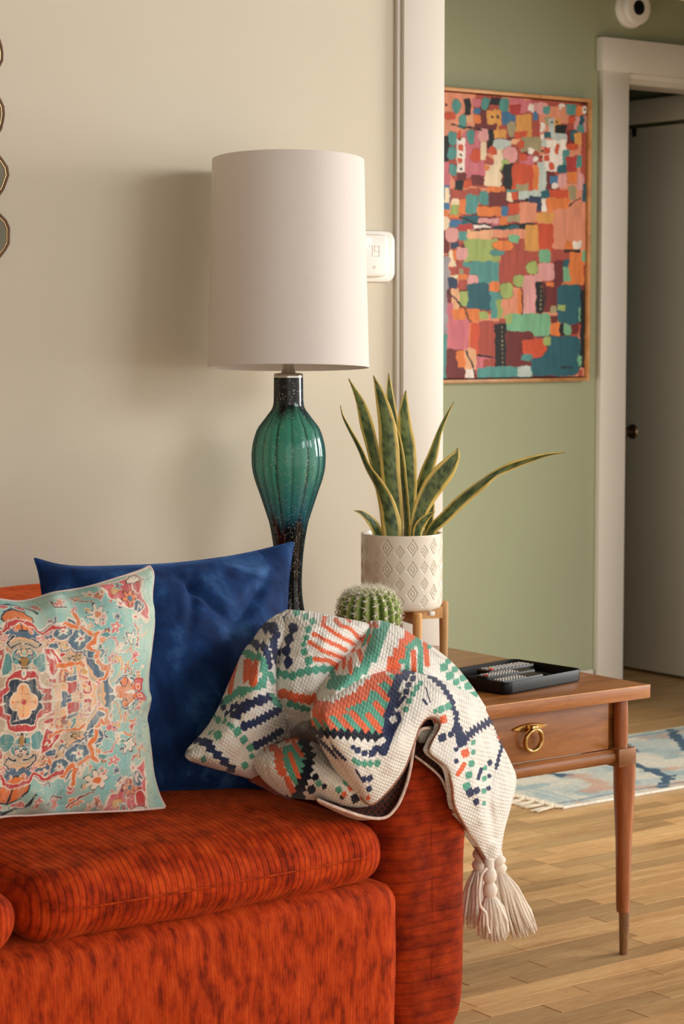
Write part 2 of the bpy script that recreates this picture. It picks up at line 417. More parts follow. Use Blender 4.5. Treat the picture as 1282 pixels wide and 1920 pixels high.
sofa = thing('sofa', (1.4, 3.2, 0), 'rust orange ribbed velvet sofa with rounded arm against the cream wall', 'sofa')
V, F = rounded_box((0.25, 2.765, 0.045), (2.166, 3.70, 0.350), 0.035, (60, 16, 20), (0, 0.012, 0), 0.004, 3)
weld(mk('base_panel', V, F, M_vel_b, sofa))
V, F = rounded_box((1.478, 2.765, 0.352), (2.134, 3.46, 0.456), 0.048, (90, 60, 24), (0.006, 0.012, 0.030), 0.005, 1)
seat = weld(mk('seat_cushion', V, F, M_vel_x, sofa))
V, F = rounded_box((0.80, 2.735, 0.356), (1.452, 3.46, 0.446), 0.045, (60, 40, 20), (0.012, 0.012, 0.030), 0.005, 8)
weld(mk('seat_cushion', V, F, M_vel_x, sofa))
V, F = rounded_box((0.25, 3.42, 0.20), (2.30, 3.745, 0.768), 0.045, (60, 16, 30), (0, 0.01, 0.0), 0.004, 5)
weld(mk('backrest', V, F, M_vel_b, sofa))
MB().tube([(x, 3.434, 0.742) for x in np.linspace(0.3, 2.26, 40)], 0.004, 8).build('seam_piping', M_vel_b, sofa, smooth=True)
# cushion seam line along the middle of its front
pts = [(x, 2.765 - 0.0125 * (1 - ((x - 1.806) / 0.328) ** 2) + 0.0005, 0.404) for x in np.linspace(1.53, 2.085, 50)]
MB().tube(pts, 0.0016, 6).build('seam', M_vel_b, seat, smooth=True)
# arm : outline in (x, z), bulged front
xa0, xa1 = 2.136, 2.334
out = []
for k in range(0, 25):
    th = PI * k / 24; out.append((2.235 + 0.099 * math.cos(th), 0.478 + 0.088 * math.sin(th)))
out = out[::-1]                                   # left -> over the top -> right
out += [(2.335, z) for z in np.linspace(0.44, 0.20, 12)]
out += [(2.3345, 0.16), (2.332, 0.12), (2.324, 0.085), (2.308, 0.06), (2.285, 0.045)]
out += [(x, 0.04) for x in np.linspace(2.26, 2.20, 5)] + [(2.18, 0.045), (2.168, 0.06), (2.162, 0.10)]
out += [(2.162 - 0.024 * s ** 1.5, 0.10 + (0.44 - 0.10) * s) for s in np.linspace(0.05, 1, 16)]
out = np.array(out); n_o = len(out); cxz = np.array([2.237, 0.0])
rings = []
for s in np.concatenate([[0.002], np.linspace(0.0, 1, 26)[1:]]):
    czz = np.clip(out[:, 1], 0.16, 0.44)
    cc = np.stack([np.full(n_o, 2.237), czz], 1)
    q = cc + (out - cc) * s if s < 1 else out
    yy = 2.782 + 0.040 * s ** 5 + 0.004 * fbm(q[:, 0] * 12, q[:, 1] * 12, 2.0, 2)
    rings.append(np.stack([q[:, 0], yy, q[:, 1]], 1))
for y_ in (2.84, 2.88, 2.95, 3.05, 3.2, 3.4, 3.62):
    g = out.copy(); gx = 0.003 * fbm(g[:, 1] * 8, np.full(n_o, y_ * 6), 1.0, 2)
    rings.append(np.stack([g[:, 0] + gx, np.full(n_o, y_), g[:, 1]], 1))
R_ = np.array(rings); nr = len(R_)
Vv = R_.transpose(1, 0, 2).reshape(-1, 3)        # index = k*nr + ring
F = grid_faces(n_o, nr, wrap_u=True)
Fl = [tuple(f) for f in F] + [tuple(k * nr for k in range(n_o)), tuple(k * nr + nr - 1 for k in range(n_o))]
arm = mk('arm', Vv, Fl, M_vel_z, sofa); weld(arm)
for (fx, fy) in ((2.24, 2.92), (0.4, 2.92), (2.24, 3.55), (0.4, 3.55)):
    MB().lathe([(0.0, 0.0), (0.020, 0.0), (0.026, 0.06), (0.0, 0.06)], (fx, fy, 0.0), 20).build('foot', M_walnutv, sofa)

# ------------------------------------------------------------------ cushions on the sofa
def resample(pts, n):
    p = np.array(pts, float)
    # centripetal-free catmull-rom through the points
    q = np.vstack([2 * p[0] - p[1], p, 2 * p[-1] - p[-2]]); o = []
    seg = np.linalg.norm(np.diff(p, axis=0), axis=1); cum = np.concatenate([[0], np.cumsum(seg)])
    for s in np.linspace(0, cum[-1], n):
        i = min(np.searchsorted(cum, s, 'right') - 1, len(seg) - 1); t = (s - cum[i]) / (seg[i] + 1e-9)
        a, b, c, d = q[i], q[i + 1], q[i + 2], q[i + 3]
        o.append(0.5 * (2 * b + (c - a) * t + (2 * a - 5 * b + 4 * c - d) * t * t + (3 * b - a - 3 * c + d) * t ** 3))
    return np.array(o)
def coons(top, bot, left, right, nu, nv):
    T, B, L, R = resample(top, nu), resample(bot, nu), resample(left, nv), resample(right, nv)
    u = np.linspace(0, 1, nu)[:, None, None]; v = np.linspace(0, 1, nv)[None, :, None]
    P = (1 - v) * T[:, None] + v * B[:, None] + (1 - u) * L[None] + u * R[None]
    P = P - ((1 - u) * (1 - v) * T[0] + u * (1 - v) * T[-1] + (1 - u) * v * B[0] + u * v * B[-1])
    return P
def pillow(name, P, ytop, ybot, thick, back, mat, colf=None, wr=None, org=None, p=2.6, q=0.62):
    nu, nv = P.shape[:2]
    u = np.linspace(-1, 1, nu)[:, None] * np.ones((1, nv)); v = np.linspace(-1, 1, nv)[None, :] * np.ones((nu, 1))
    y = ytop + (ybot - ytop) * (v + 1) / 2
    Q = atyv(P, y)
    h = ((1 - np.abs(u) ** p) * (1 - np.abs(v) ** p)) ** q
    nrm = np.array([0.0, -0.93, 0.36]); nrm /= np.linalg.norm(nrm)
    w = wr(u, v) if wr is not None else 0
    A = Q + nrm * (thick * h + w * np.minimum(1, h * 3))[..., None]; Bk = Q - nrm * (back * h)[..., None]
    V = np.concatenate([A.reshape(-1, 3), Bk.reshape(-1, 3)])
    F = np.concatenate([grid_faces(nu, nv, flip=True), grid_faces(nu, nv, off=nu * nv)])
    col = None
    if colf is not None:
        c = colf(u, v); col = np.concatenate([c.reshape(-1, 3), c.reshape(-1, 3)])
    return V, F, col, Q

def m_blue():
    m, n, l, b = newmat('navy_blue_velvet'); mp = coords(n, l, 'Object', (1, 1, 0.7))
    t = noise(n, l, mp, 13, 5, 0.6); t.inputs['Distortion'].default_value = 0.5
    r = ramp(n, [(0.36, S(14, 36, 78)), (0.52, S(24, 56, 106)), (0.70, S(62, 100, 152))]); l.new(t.outputs[0], r.inputs[0])
    l.new(r.outputs[0], b.inputs['Base Color']); b.inputs['Roughness'].default_value = 0.8; b.inputs['Specular IOR Level'].default_value = 0.15
    b.inputs['Sheen Weight'].default_value = 0.35; b.inputs['Sheen Tint'].default_value = (*S(90, 140, 220), 1); b.inputs['Sheen Roughness'].default_value = 0.35
    t3 = noise(n, l, mp, 450, 2); bump(n, l, t3.outputs[0], b, 0.2, 0.001)
    return m
M_blue = m_blue()
Pb = coons([(65, 1047), (110, 1059), (160, 1063), (240, 1061), (320, 1057), (400, 1048), (470, 1036), (551, 1016)],
           [(95, 1500), (200, 1490), (300, 1482), (400, 1478), (460, 1476), (520, 1485)],
           [(65, 1047), (76, 1090), (88, 1200), (92, 1350), (90, 1450), (95, 1500)],
           [(551, 1016), (546, 1045), (541, 1085), (538, 1140), (532, 1250), (526, 1380), (520, 1485)], 150, 150)
def wr_blue(u, v):
    r = 0.010 * fbm(u * 2.2, v * 2.2, 4.0, 3)
    for (a, b_, dx, dy, amp, w) in [(0.02, -0.75, 0.25, 0.35, 0.010, 0.05), (0.10, -0.80, -0.1, 0.4, 0.008, 0.05), (0.75, -0.72, -0.4, 0.45, 0.009, 0.07),
                                    (-0.75, -0.7, 0.3, 0.4, 0.008, 0.07), (0.55, 0.1, 0.1, 0.6, 0.006, 0.06)]:
        L = math.hypot(dx, dy); ex, ey = dx / L, dy / L
        s = (u - a) * ex + (v - b_) * ey; d = -(u - a) * ey + (v - b_) * ex
        r = r - 1.5 * amp * np.exp(-(d / w) ** 2) * np.exp(-((s - L / 2) / (L * 0.6)) ** 2)
    return r
V, F, _, Qb = pillow('blue', Pb, 3.24, 3.06, 0.088, 0.06, M_blue, wr=wr_blue)
bp = thing('throw_pillow', tuple(Qb[75, -1]), 'large navy blue velvet throw pillow leaning on the sofa back', 'pillow')
weld(mk('cover', V, F, M_blue, bp))
edge = np.concatenate([Qb[:, 0], Qb[-1, 1:], Qb[::-1, -1][1:], Qb[0, ::-1][1:]])
MB().tube(edge[::2], 0.0016, 6, cap=False).build('edge_seam', M_blue, bp, smooth=True)

# patterned pillow: faded oriental medallion print, drawn on a quadrant and mirrored
AQ, AQ2 = Sa((142, 190, 184)), Sa((196, 212, 190))
CREAM, SLATE, TEAL, ORG, RED, PINK, OCH, PEACH, INK, PLUM = [Sa(c) for c in
    [(236, 216, 196), (92, 112, 130), (98, 150, 148), (226, 122, 66), (196, 70, 70), (214, 110, 112), (214, 164, 98), (240, 180, 130), (44, 52, 64), (140, 60, 70)]]
def pattern_col(u, v):
    X = (u + 0.14) * 960.0; Y = (v - 0.03) * 830.0
    wx = 22 * vnoise(X / 70, Y / 70, 1.5) + 9 * vnoise(X / 26, Y / 26, 4.2); wy = 22 * vnoise(X / 70, Y / 70, 9.5) + 9 * vnoise(X / 26, Y / 26, 6.6)
    sx, sy = np.abs(X), np.abs(Y)
    P = np.stack([sx + wx, sy + wy], -1)
    st = fbm(X / 130, Y / 500, 3.0, 3)
    col = AQ + (AQ2 - AQ) * np.clip(0.35 + 0.6 * st, 0, 1)[..., None]
    def put(mask, c, a=1.0):
        nonlocal col
        m = mask[..., None] * a; col = col * (1 - m) + c * m
    def poly(pts, c, oc=None, ow=8):
        m = sd_poly_mask(P, pts)
        if oc is not None:
            d, _ = d_poly(P, pts, True); put(m | (d < ow), oc)
            put(m & (d > ow * 0.3), c)
        else: put(m, c)
    def line(pts, c, w, oc=None, ow=5):
        d, _ = d_poly(P, pts)
        if oc is not None: put(d < w + ow, oc)
        put(d < w, c)
    def blob(x, y, rx, ry, c, oc=None, ow=7, rot=0.0):
        ca, sa = math.cos(rot), math.sin(rot); dx, dy = P[..., 0] - x, P[..., 1] - y
        ex, ey = dx * ca + dy * sa, -dx * sa + dy * ca
        if oc is not None: put(((ex / (rx + ow)) ** 2 + (ey / (ry + ow)) ** 2) < 1, oc)
        put(((ex / rx) ** 2 + (ey / ry) ** 2) < 1, c)
    def rosette(x, y, r, cp, cc, oc, k=6, ph=0.3):
        dx, dy = P[..., 0] - x, P[..., 1] - y; R = np.hypot(dx, dy); A = np.arctan2(dy, dx)
        e = r * (0.74 + 0.26 * np.cos(k * A + ph)); put(R < e + 8, oc); put(R < e, cp)
        put((R < e * 0.78) & (np.cos(k * A + ph) > 0.55) & (R > r * 0.3), cp * 0.72 + CREAM * 0.28); put(R < r * 0.28, cc)
    # scattered field flowers
    for (x, y, r, a, b_, k) in [(690, 240, 48, PINK, SLATE, 7), (800, 165, 40, RED, SLATE, 6), (570, 600, 72, CREAM, ORG, 7), (820, 380, 58, CREAM, AQ2, 5),
                                (690, 470, 44, PINK, CREAM, 5), (860, 520, 36, CREAM, PINK, 6), (330, 740, 44, PINK, OCH, 6), (180, 745, 30, RED, CREAM, 5),
                                (470, 745, 38, ORG, CREAM, 6), (870, 250, 30, PINK, RED, 5), (600, 740, 30, RED, OCH, 5), (760, 640, 40, CREAM, PINK, 6),
                                (640, 150, 26, OCH, CREAM, 4), (905, 110, 26, RED, CREAM, 5), (730, 330, 26, CREAM, OCH, 5)]:
        rosette(x, y, r, a, b_, INK if r > 55 else CREAM, k)
    for (pts, c) in [([(640, 60), (700, 90), (760, 180), (740, 250)], OCH), ([(430, 760), (520, 700), (560, 690)], PLUM), ([(700, 300), (760, 290), (830, 300)], CREAM),
                     ([(600, 420), (680, 400), (720, 340)], PINK), ([(260, 770), (300, 700), (380, 690)], INK), ([(880, 330), (900, 420), (850, 470)], RED)]:
        line(pts, c, 5, CREAM, 4)
    def sprinkle(seed, n, region, pal, rmin, rmax):
        q = random.Random(seed)
        for _ in range(n):
            x, y = q.uniform(region[0], region[2]), q.uniform(region[1], region[3]); r = q.uniform(rmin, rmax); k = q.random(); c = q.choice(pal); c2 = q.choice(pal)
            if k < 0.4: rosette(x, y, r, c, c2, CREAM if q.random() < 0.7 else INK, q.choice((4, 5, 6)), q.random() * 3)
            elif k < 0.75:
                a = q.random() * 6.28; line([(x, y), (x + r * 1.2 * math.cos(a), y + r * 1.2 * math.sin(a)), (x + r * 2 * math.cos(a + 0.9), y + r * 2 * math.sin(a + 0.9))], c, r * 0.22, CREAM, 4)
            else: blob(x, y, r * 0.9, r * 0.5, c, CREAM, 5, q.random() * 3)
    sprinkle(5, 46, (420, 0, 950, 820), [PINK, RED, CREAM, OCH, TEAL, SLATE, ORG], 14, 30)
    # great medallion
    med = [(0, 640), (70, 620), (110, 560), (230, 585), (330, 560), (360, 600), (420, 540), (470, 560), (480, 470), (560, 430), (540, 330), (600, 250), (575, 190), (660, 130), (650, 60), (720, 0), (0, 0)]
    poly(med, SLATE, CREAM, 12)
    line([(0, 610), (90, 590), (130, 530), (230, 555), (320, 535)], RED, 14, CREAM, 6)
    line([(330, 560), (400, 500), (440, 540), (430, 620)], ORG, 17, CREAM, 7)
    line([(440, 500), (520, 440), (560, 470), (540, 400), (500, 350), (560, 320), (560, 240)], ORG, 16, CREAM, 7)
    line([(560, 240), (600, 190), (650, 200), (620, 110), (580, 100)], ORG, 15, CREAM, 7)
    # upper/lower pendant
    poly([(0, 720), (60, 700), (110, 620), (60, 560), (0, 540)], ORG, INK, 10)
    line([(30, 620), (70, 590), (60, 560)], RED, 8, CREAM, 4)
    line([(0, 790), (70, 765), (120, 740), (150, 690)], INK, 10)
    blob(60, 745, 34, 18, PINK, CREAM)
    # side cartouche
    poly([(690, 0), (710, 40), (760, 46), (800, 90), (850, 60), (900, 40), (905, 0)], ORG, CREAM, 10)
    blob(770, 75, 22, 30, ORG, INK, 9); line([(720, 60), (760, 110), (800, 110)], SLATE, 7, CREAM, 4); line([(840, 30), (880, 70), (840, 90)], INK, 5)
    poly([(890, 0), (895, 70), (955, 80), (955, 0)], PINK, RED, 10); blob(925, 25, 18, 18, ORG, CREAM)
    # inner fields
    poly([(0, 470), (120, 450), (200, 470), (320, 420), (350, 330), (470, 300), (500, 200), (540, 130), (600, 60), (610, 0), (0, 0)], OCH * 0.45 + SLATE * 0.25 + CREAM * 0.3, PEACH, 10)
    poly([(220, 70), (230, 290), (380, 240), (480, 260), (500, 120), (560, 60), (560, 0), (220, 0)], PEACH, CREAM, 8)
    poly([(130, 380), (200, 360), (290, 250), (200, 170), (160, 250)], RED, CREAM, 8)
    line([(160, 330), (190, 290), (180, 340), (220, 300), (230, 260)], CREAM, 6)
    poly([(280, 60), (340, 60), (340, 150), (420, 150), (420, 40), (360, 40), (360, 0), (280, 0)], SLATE, CREAM, 7)
    poly([(250, 130), (330, 120), (340, 200), (270, 240)], ORG, CREAM, 8); blob(290, 170, 22, 28, PEACH, RED, 6)
    poly([(330, 40), (400, 30), (410, 110), (340, 120)], RED, CREAM, 7); blob(372, 74, 18, 22, PEACH, CREAM, 4)
    poly([(440, 20), (520, 40), (500, 120), (450, 110)], RED, CREAM, 8); blob(478, 68, 18, 18, OCH, CREAM, 5)
    line([(230, 250), (330, 230), (430, 250), (470, 210)], ORG, 14, CREAM, 5)
    blob(115, 290, 44, 62, TEAL, CREAM, 8); blob(40, 330, 34, 60, TEAL * 1.15, CREAM, 8); poly([(0, 330), (36, 320), (26, 250), (0, 240)], OCH * 0.6, INK, 6)
    rosette(330, 470, 46, CREAM, RED, SLATE, 6); rosette(250, 520, 32, PINK, CREAM, CREAM, 5); rosette(450, 380, 50, TEAL, RED, CREAM, 5); rosette(120, 480, 34, PINK, OCH, CREAM, 5)
    rosette(200, 440, 28, CREAM, ORG, INK, 5)
    line([(30, 430), (90, 400), (120, 440), (60, 480)], INK, 6, CREAM, 4)
    sprinkle(9, 70, (130, 0, 620, 560), [PINK, RED, CREAM, OCH, TEAL, SLATE, ORG, PEACH, SLATE], 13, 32)
    sprinkle(12, 22, (0, 230, 240, 620), [PINK, RED, CREAM, TEAL, SLATE, ORG], 13, 28)
    for (x, y, r) in ((430, 420, 74), (300, 500, 56), (560, 300, 50)):
        blob(x, y, r * 1.15, r, SLATE, CREAM, 7); rosette(x, y, r * 0.62, CREAM, RED, TEAL, 5, x)
    blob(115, 290, 48, 66, TEAL, CREAM, 8); blob(215, 400, 40, 30, SLATE, CREAM, 6)
    poly([(140, 400), (215, 375), (290, 265), (205, 185), (165, 260)], RED, CREAM, 9); line([(170, 340), (200, 300), (190, 350), (230, 310), (240, 260)], CREAM, 6)
    line([(330, 560), (400, 500), (440, 540), (430, 620)], ORG, 15, CREAM, 6)
    line([(440, 500), (520, 440), (560, 470), (540, 400), (500, 350), (560, 320), (560, 240)], ORG, 14, CREAM, 6)
    line([(560, 240), (600, 190), (650, 200), (620, 110), (580, 100)], ORG, 13, CREAM, 6)
    line([(230, 250), (330, 230), (430, 250), (470, 210)], ORG, 13, CREAM, 5); line([(0, 610), (90, 590), (130, 530), (230, 555), (320, 535)], RED, 12, CREAM, 6)
    poly([(280, 60), (340, 60), (340, 150), (420, 150), (420, 40), (360, 40), (360, 0), (280, 0)], SLATE, CREAM, 6); poly([(330, 40), (400, 30), (410, 110), (340, 120)], RED, CREAM, 6)
    # centre
    poly([(0, 230), (60, 220), (110, 190), (120, 120), (200, 90), (200, 0), (0, 0)], RED, CREAM, 9)
    poly([(0, 170), (84, 165), (100, 90), (150, 60), (150, 0), (0, 0)], INK * 1.4, CREAM, 6)
    dx, dy = X + wx * 0.4, Y + wy * 0.4; R = np.hypot(dx, dy * 0.8); A = np.arctan2(dy * 0.8, dx)
    e = 108 * (0.66 + 0.34 * np.abs(np.cos(4 * A / 2 * 2 / 2))); put(R < e, CREAM); put(R < e - 9, PEACH); put((np.abs(np.sin(4 * A / 2)) < 0.10) & (R < e - 20) & (R > 20), ORG); put(R < 16, RED)
    # corner spandrels
    poly([(960, 470), (900, 520), (880, 590), (800, 600), (760, 680), (690, 720), (650, 830), (960, 830)], PINK * 0.9 + RED * 0.1, CREAM, 12)
    rosette(850, 660, 66, ORG, SLATE, INK, 6); blob(900, 590, 36, 42, SLATE, CREAM, 8); line([(880, 560), (895, 600), (912, 560), (925, 605)], CREAM, 5)
    blob(760, 760, 46, 34, OCH, RED, 8); blob(925, 740, 30, 60, RED, CREAM, 8); rosette(800, 790, 40, TEAL, RED, CREAM, 5); blob(905, 800, 40, 22, CREAM, INK, 6)
    # fine drawn lines and faded streaks
    l1 = np.abs(vnoise(X / 34, Y / 34, 21.0)); l2 = np.abs(vnoise(X / 40, Y / 40, 33.0))
    put((l1 < 0.035) & (vnoise(X / 150, Y / 150, 2.0) > -0.1), CREAM, 0.75)
    put((l2 < 0.03) & (vnoise(X / 120, Y / 120, 12.0) > 0.1), INK, 0.6)
    fade = np.clip(vnoise(X / 12, Y / 120, 5.0) * 0.6 + vnoise(X / 160, Y / 160, 8.0) * 0.8, 0, 1)
    put(np.ones_like(X, bool), CREAM * 0.9 + AQ * 0.1, 0.0) 
    col = col * (1 - 0.42 * fade[..., None]) + (CREAM * 0.55 + AQ * 0.45) * (0.42 * fade[..., None])
    return np.clip(col * (1 + 0.05 * vnoise(X / 5, Y / 60, 1.0))[..., None], 0, 1)
Pp = coons([(-215, 1112), (-160, 1140), (-90, 1136), (-20, 1124), (30, 1128), (62, 1124), (100, 1112), (160, 1102), (220, 1084), (262, 1070), (280, 1061)],
           [(-225, 1590), (-120, 1556), (0, 1532), (60, 1528), (150, 1523), (250, 1519), (310, 1514)],
           [(-215, 1112), (-205, 1200), (-200, 1350), (-205, 1480), (-225, 1590)],
           [(280, 1061), (287, 1078), (284, 1120), (288, 1165), (283, 1215), (277, 1270), (279, 1320), (274, 1350), (281, 1400), (287, 1450), (298, 1490), (310, 1514)], 460, 420)
def wr_pat(u, v):
    e = np.exp(-((1 - np.abs(v)) / 0.22) ** 2)
    r = 0.006 * fbm(u * 3, v * 3, 14.0, 3) + 0.011 * e * np.sin(u * 14 + 2 * vnoise(u * 3, v * 2, 3.0))
    e2 = np.exp(-((1 - np.abs(u)) / 0.16) ** 2)
    return r + 0.006 * e2 * np.sin(v * 18 + 2 * vnoise(u * 2, v * 3, 6.0))
M_pat = vcol('printed_medallion_fabric', 0.8, 0.1, 0.12, 300)
V, F, col, Qp = pillow('pat', Pp, 3.05, 2.945, 0.075, 0.05, M_pat, pattern_col, wr_pat)
pp = thing('throw_pillow', tuple(Qp[230, -1]), 'square throw pillow with aqua and orange oriental medallion print in front of the navy pillow', 'pillow')
mk('cover', V, F, M_pat, pp, col=col)
edge = np.concatenate([Qp[:, 0], Qp[-1, 1:], Qp[::-1, -1][1:], Qp[0, ::-1][1:]])
MB().tube(edge[::4], 0.0022, 6, cap=False).build('piping', plain('pale_pink_piping', S(222, 196, 186), 0.8, var=0.1, vs=60), pp, smooth=True)
# ------------------------------------------------------------------ knitted throw
def knit_mat(name):
    m, n, l, b = newmat(name)
    a = n.new('ShaderNodeVertexColor'); a.layer_name = 'col'
    hs = []
    for rot in (0.62, -0.62):
        mp = coords(n, l, 'UV', (1, 1, 1), (0, 0, rot))
        w = n.new('ShaderNodeTexWave'); w.bands_direction = 'X'; w.inputs['Scale'].default_value = 0.314 / 0.0052; w.inputs['Distortion'].default_value = 1.3; w.inputs['Detail'].default_value = 2.0; w.inputs['Detail Scale'].default_value = 1.2
        l.new(mp.outputs[0], w.inputs['Vector']); hs.append(w)
    mm = n.new('ShaderNodeMath'); mm.operation = 'MULTIPLY'; l.new(hs[0].outputs['Fac'], mm.inputs[0]); l.new(hs[1].outputs['Fac'], mm.inputs[1])
    r = ramp(n, [(0.0, (0.52, 0.48, 0.44)), (0.16, (0.93, 0.92, 0.91)), (0.5, (1, 1, 1))]); l.new(mm.outputs[0], r.inputs[0])  # stitch holes darkened in the colour, standing in for shade between yarns
    mx = n.new('ShaderNodeMix'); mx.data_type = 'RGBA'; mx.blend_type = 'MULTIPLY'
    mpn = coords(n, l); nl = noise(n, l, mpn, 14, 2); rn = ramp(n, [(0.38, (0.22,) * 3), (0.62, (0.80,) * 3)]); l.new(nl.outputs[0], rn.inputs[0]); l.new(rn.outputs[0], mx.inputs[0])
    l.new(a.outputs[0], mx.inputs[6]); l.new(r.outputs[0], mx.inputs[7]); l.new(mx.outputs[2], b.inputs['Base Color'])
    b.inputs['Roughness'].default_value = 0.9; b.inputs['Specular IOR Level'].default_value = 0.15; b.inputs['Sheen Weight'].default_value = 0.15
    mp2 = coords(n, l); t = noise(n, l, mp2, 600, 2)
    b1 = bump(n, l, t.outputs[0], b, 0.2, 0.001); bump(n, l, mm.outputs[0], b, 0.45, 0.003, prev=b1)
    return m
M_knit = knit_mat('cream_fair_isle_knit')
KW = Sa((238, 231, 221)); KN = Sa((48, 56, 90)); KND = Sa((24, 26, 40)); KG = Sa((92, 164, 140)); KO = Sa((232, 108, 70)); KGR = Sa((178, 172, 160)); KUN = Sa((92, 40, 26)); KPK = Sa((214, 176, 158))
def stair(P, ang, cell):
    ca, sa = math.cos(ang), math.sin(ang)
    x = P[..., 0] * ca + P[..., 1] * sa; y = -P[..., 0] * sa + P[..., 1] * ca
    x = (np.floor(x / cell) + 0.5) * cell; y = (np.floor(y / cell) + 0.5) * cell
    return np.stack([x * ca - y * sa, x * sa + y * ca], -1)
def paint_knit(P, base, motifs):
    col = np.ones(P.shape[:-1] + (3,)) * base
    PW_ = P + np.stack([0.7 * vnoise(P[..., 0] / 4, P[..., 1] / 4), 0.7 * vnoise(P[..., 0] / 4, P[..., 1] / 4, 5.0)], -1)
    for mo in motifs:
        k, c = mo[0], mo[1]
        if k == 'd':                             # list of diamonds (x, y, size)
            for (x, y, s) in mo[2]:
                th = mo[3] if len(mo) > 3 else 0.25
                dx, dy = PW_[..., 0] - x, PW_[..., 1] - y
                ex, ey = dx * math.cos(th) + dy * math.sin(th), -dx * math.sin(th) + dy * math.cos(th)
                mk_ = (np.abs(ex) / (s * 0.68) + np.abs(ey) / (s * 0.80)) < 1
                mk_ |= (np.abs(ex) < s * 0.44) & (np.abs(ey) < s * 0.46)
                col[mk_] = c
        elif k == 'b':                           # plain band
            d, A = d_poly(PW_, mo[2]); col[d < mo[3] / 2] = c
        elif k == 'z':                           # band with saw-tooth edges
            amp, per = (mo[4], mo[5]) if len(mo) > 4 else (4.0, 11.0)
            d, A = d_poly(PW_, mo[2]); saw = np.abs(((A / per) % 1.0) * 2 - 1)
            col[d < mo[3] / 2 + amp * (saw - 0.5)] = c
        elif k == 's':                           # stair-stepped band
            ang, cell = mo[4], mo[5]; d, A = d_poly(stair(PW_, ang, cell), mo[2]); col[d < mo[3] / 2] = c
        elif k == 'p':                           # stepped polygon
            Q = stair(PW_, mo[3], mo[4]) if len(mo) > 3 else PW_
            col[sd_poly_mask(Q, mo[2])] = c
    return col
blanket = thing('knitted_throw', (2.22, 2.80, 0.58), 'bunched cream knit throw with navy, green and orange zigzags draped over the sofa arm', 'blanket')
def strip(name, pairs, ys, bulge, motifs, base=KW, step=1.7, prof=0.75, endcap=(0.0, 0.0), thick=0.016, wr=0.004, seed=0.0, env=None, skew=0.5, mat=None, kang=0.3):
    a = resample([p[0] for p in pairs], 400); 
    A_ = np.array([p[0] for p in pairs], float); B_ = np.array([p[1] for p in pairs], float); ys = np.array(ys, float)
    M = (A_ + B_) / 2; seg = np.maximum(np.linalg.norm(np.diff(A_, axis=0), axis=1), np.linalg.norm(np.diff(B_, axis=0), axis=1))
    n = len(pairs); cum = np.concatenate([[0], np.cumsum(seg)])
    nu = max(24, int(cum[-1] / step)); width = np.linalg.norm(A_ - B_, axis=1).max(); nv = max(14, int(width / step))
    s = np.linspace(0, cum[-1], nu)
    def cr(X):
        q = np.vstack([2 * X[0] - X[1], X, 2 * X[-1] - X[-2]]); i = np.clip(np.searchsorted(cum, s, 'right') - 1, 0, n - 2)
        t = ((s - cum[i]) / (seg[i] + 1e-9))[:, None]; p0, p1, p2, p3 = q[i], q[i + 1], q[i + 2], q[i + 3]
        return 0.5 * (2 * p1 + (p2 - p0) * t + (2 * p0 - 5 * p1 + 4 * p2 - p3) * t * t + (3 * p1 - p0 - 3 * p2 + p3) * t ** 3)
    A = cr(A_); B = cr(B_); Y = cr(ys)
    t = np.linspace(0, 1, nv)[None, :, None]
    # concentrate columns towards both edges, where the roll turns away
    t = 0.5 - 0.5 * np.cos(PI * (0.15 + 0.7 * t)) ; t = (t - t[0, 0, 0]) / (t[0, -1, 0] - t[0, 0, 0])
    P = A[:, None] * (1 - t) + B[:, None] * t
    tt = t[..., 0]; e = np.ones(nu); sp = s / s[-1]
    if endcap[0] > 0: e *= np.sqrt(np.clip(1 - (1 - np.clip(sp / endcap[0], 0, 1)) ** 2, 0, 1))
    if endcap[1] > 0: e *= np.sqrt(np.clip(1 - (1 - np.clip((1 - sp) / endcap[1], 0, 1)) ** 2, 0, 1))
    bu = np.interp(sp, np.linspace(0, 1, len(bulge)), bulge) * e if hasattr(bulge, '__len__') else bulge * e
    hump = np.sin(PI * np.clip(tt, 0, 1) ** (math.log(0.5) / math.log(skew))) ** prof
    y = Y[:, :1] * (1 - tt) + Y[:, 1:2] * tt - bu[:, None] * hump
    y = y - wr * fbm(P[..., 0] / 38 + seed, P[..., 1] / 38, seed, 3) * np.minimum(1, hump * 2)
    if env is not None: y = y - env(P)
    Q = atyv(P, y); Qb = Q + np.array([0.0, thick, -0.002])
    col = paint_knit(P, base, motifs)
    L = np.linalg.norm(np.diff(Q[:, nv // 2], axis=0), axis=1); uu = np.concatenate([[0], np.cumsum(L)])
    Lv = np.linalg.norm(np.diff(Q[nu // 2], axis=0), axis=1); vv = np.concatenate([[0], np.cumsum(Lv)])
    # metric stitch coordinates, turned to the run of the fold
    ra = kang; E_ = (Q - Q[nu // 2, nv // 2]); ax1 = E_ @ hdir * math.cos(ra) + E_[..., 2] * math.sin(ra); ax2 = -E_ @ hdir * math.sin(ra) + E_[..., 2] * math.cos(ra)
    uv = np.stack([ax1, ax2], -1).reshape(-1, 2)
    V = np.concatenate([Q.reshape(-1, 3), Qb.reshape(-1, 3)]); N = nu * nv
    idx = np.arange(N).reshape(nu, nv)
    rim = np.concatenate([idx[:, 0], idx[-1, 1:], idx[::-1, -1][1:], idx[0, ::-1][1:-1]])
    r2 = np.roll(rim, -1)
    F = np.concatenate([grid_faces(nu, nv), grid_faces(nu, nv, off=N, flip=True), np.stack([rim, rim + N, r2 + N, r2], 1)])
    col = np.concatenate([col.reshape(-1, 3)] * 2); uv = np.concatenate([uv] * 2)
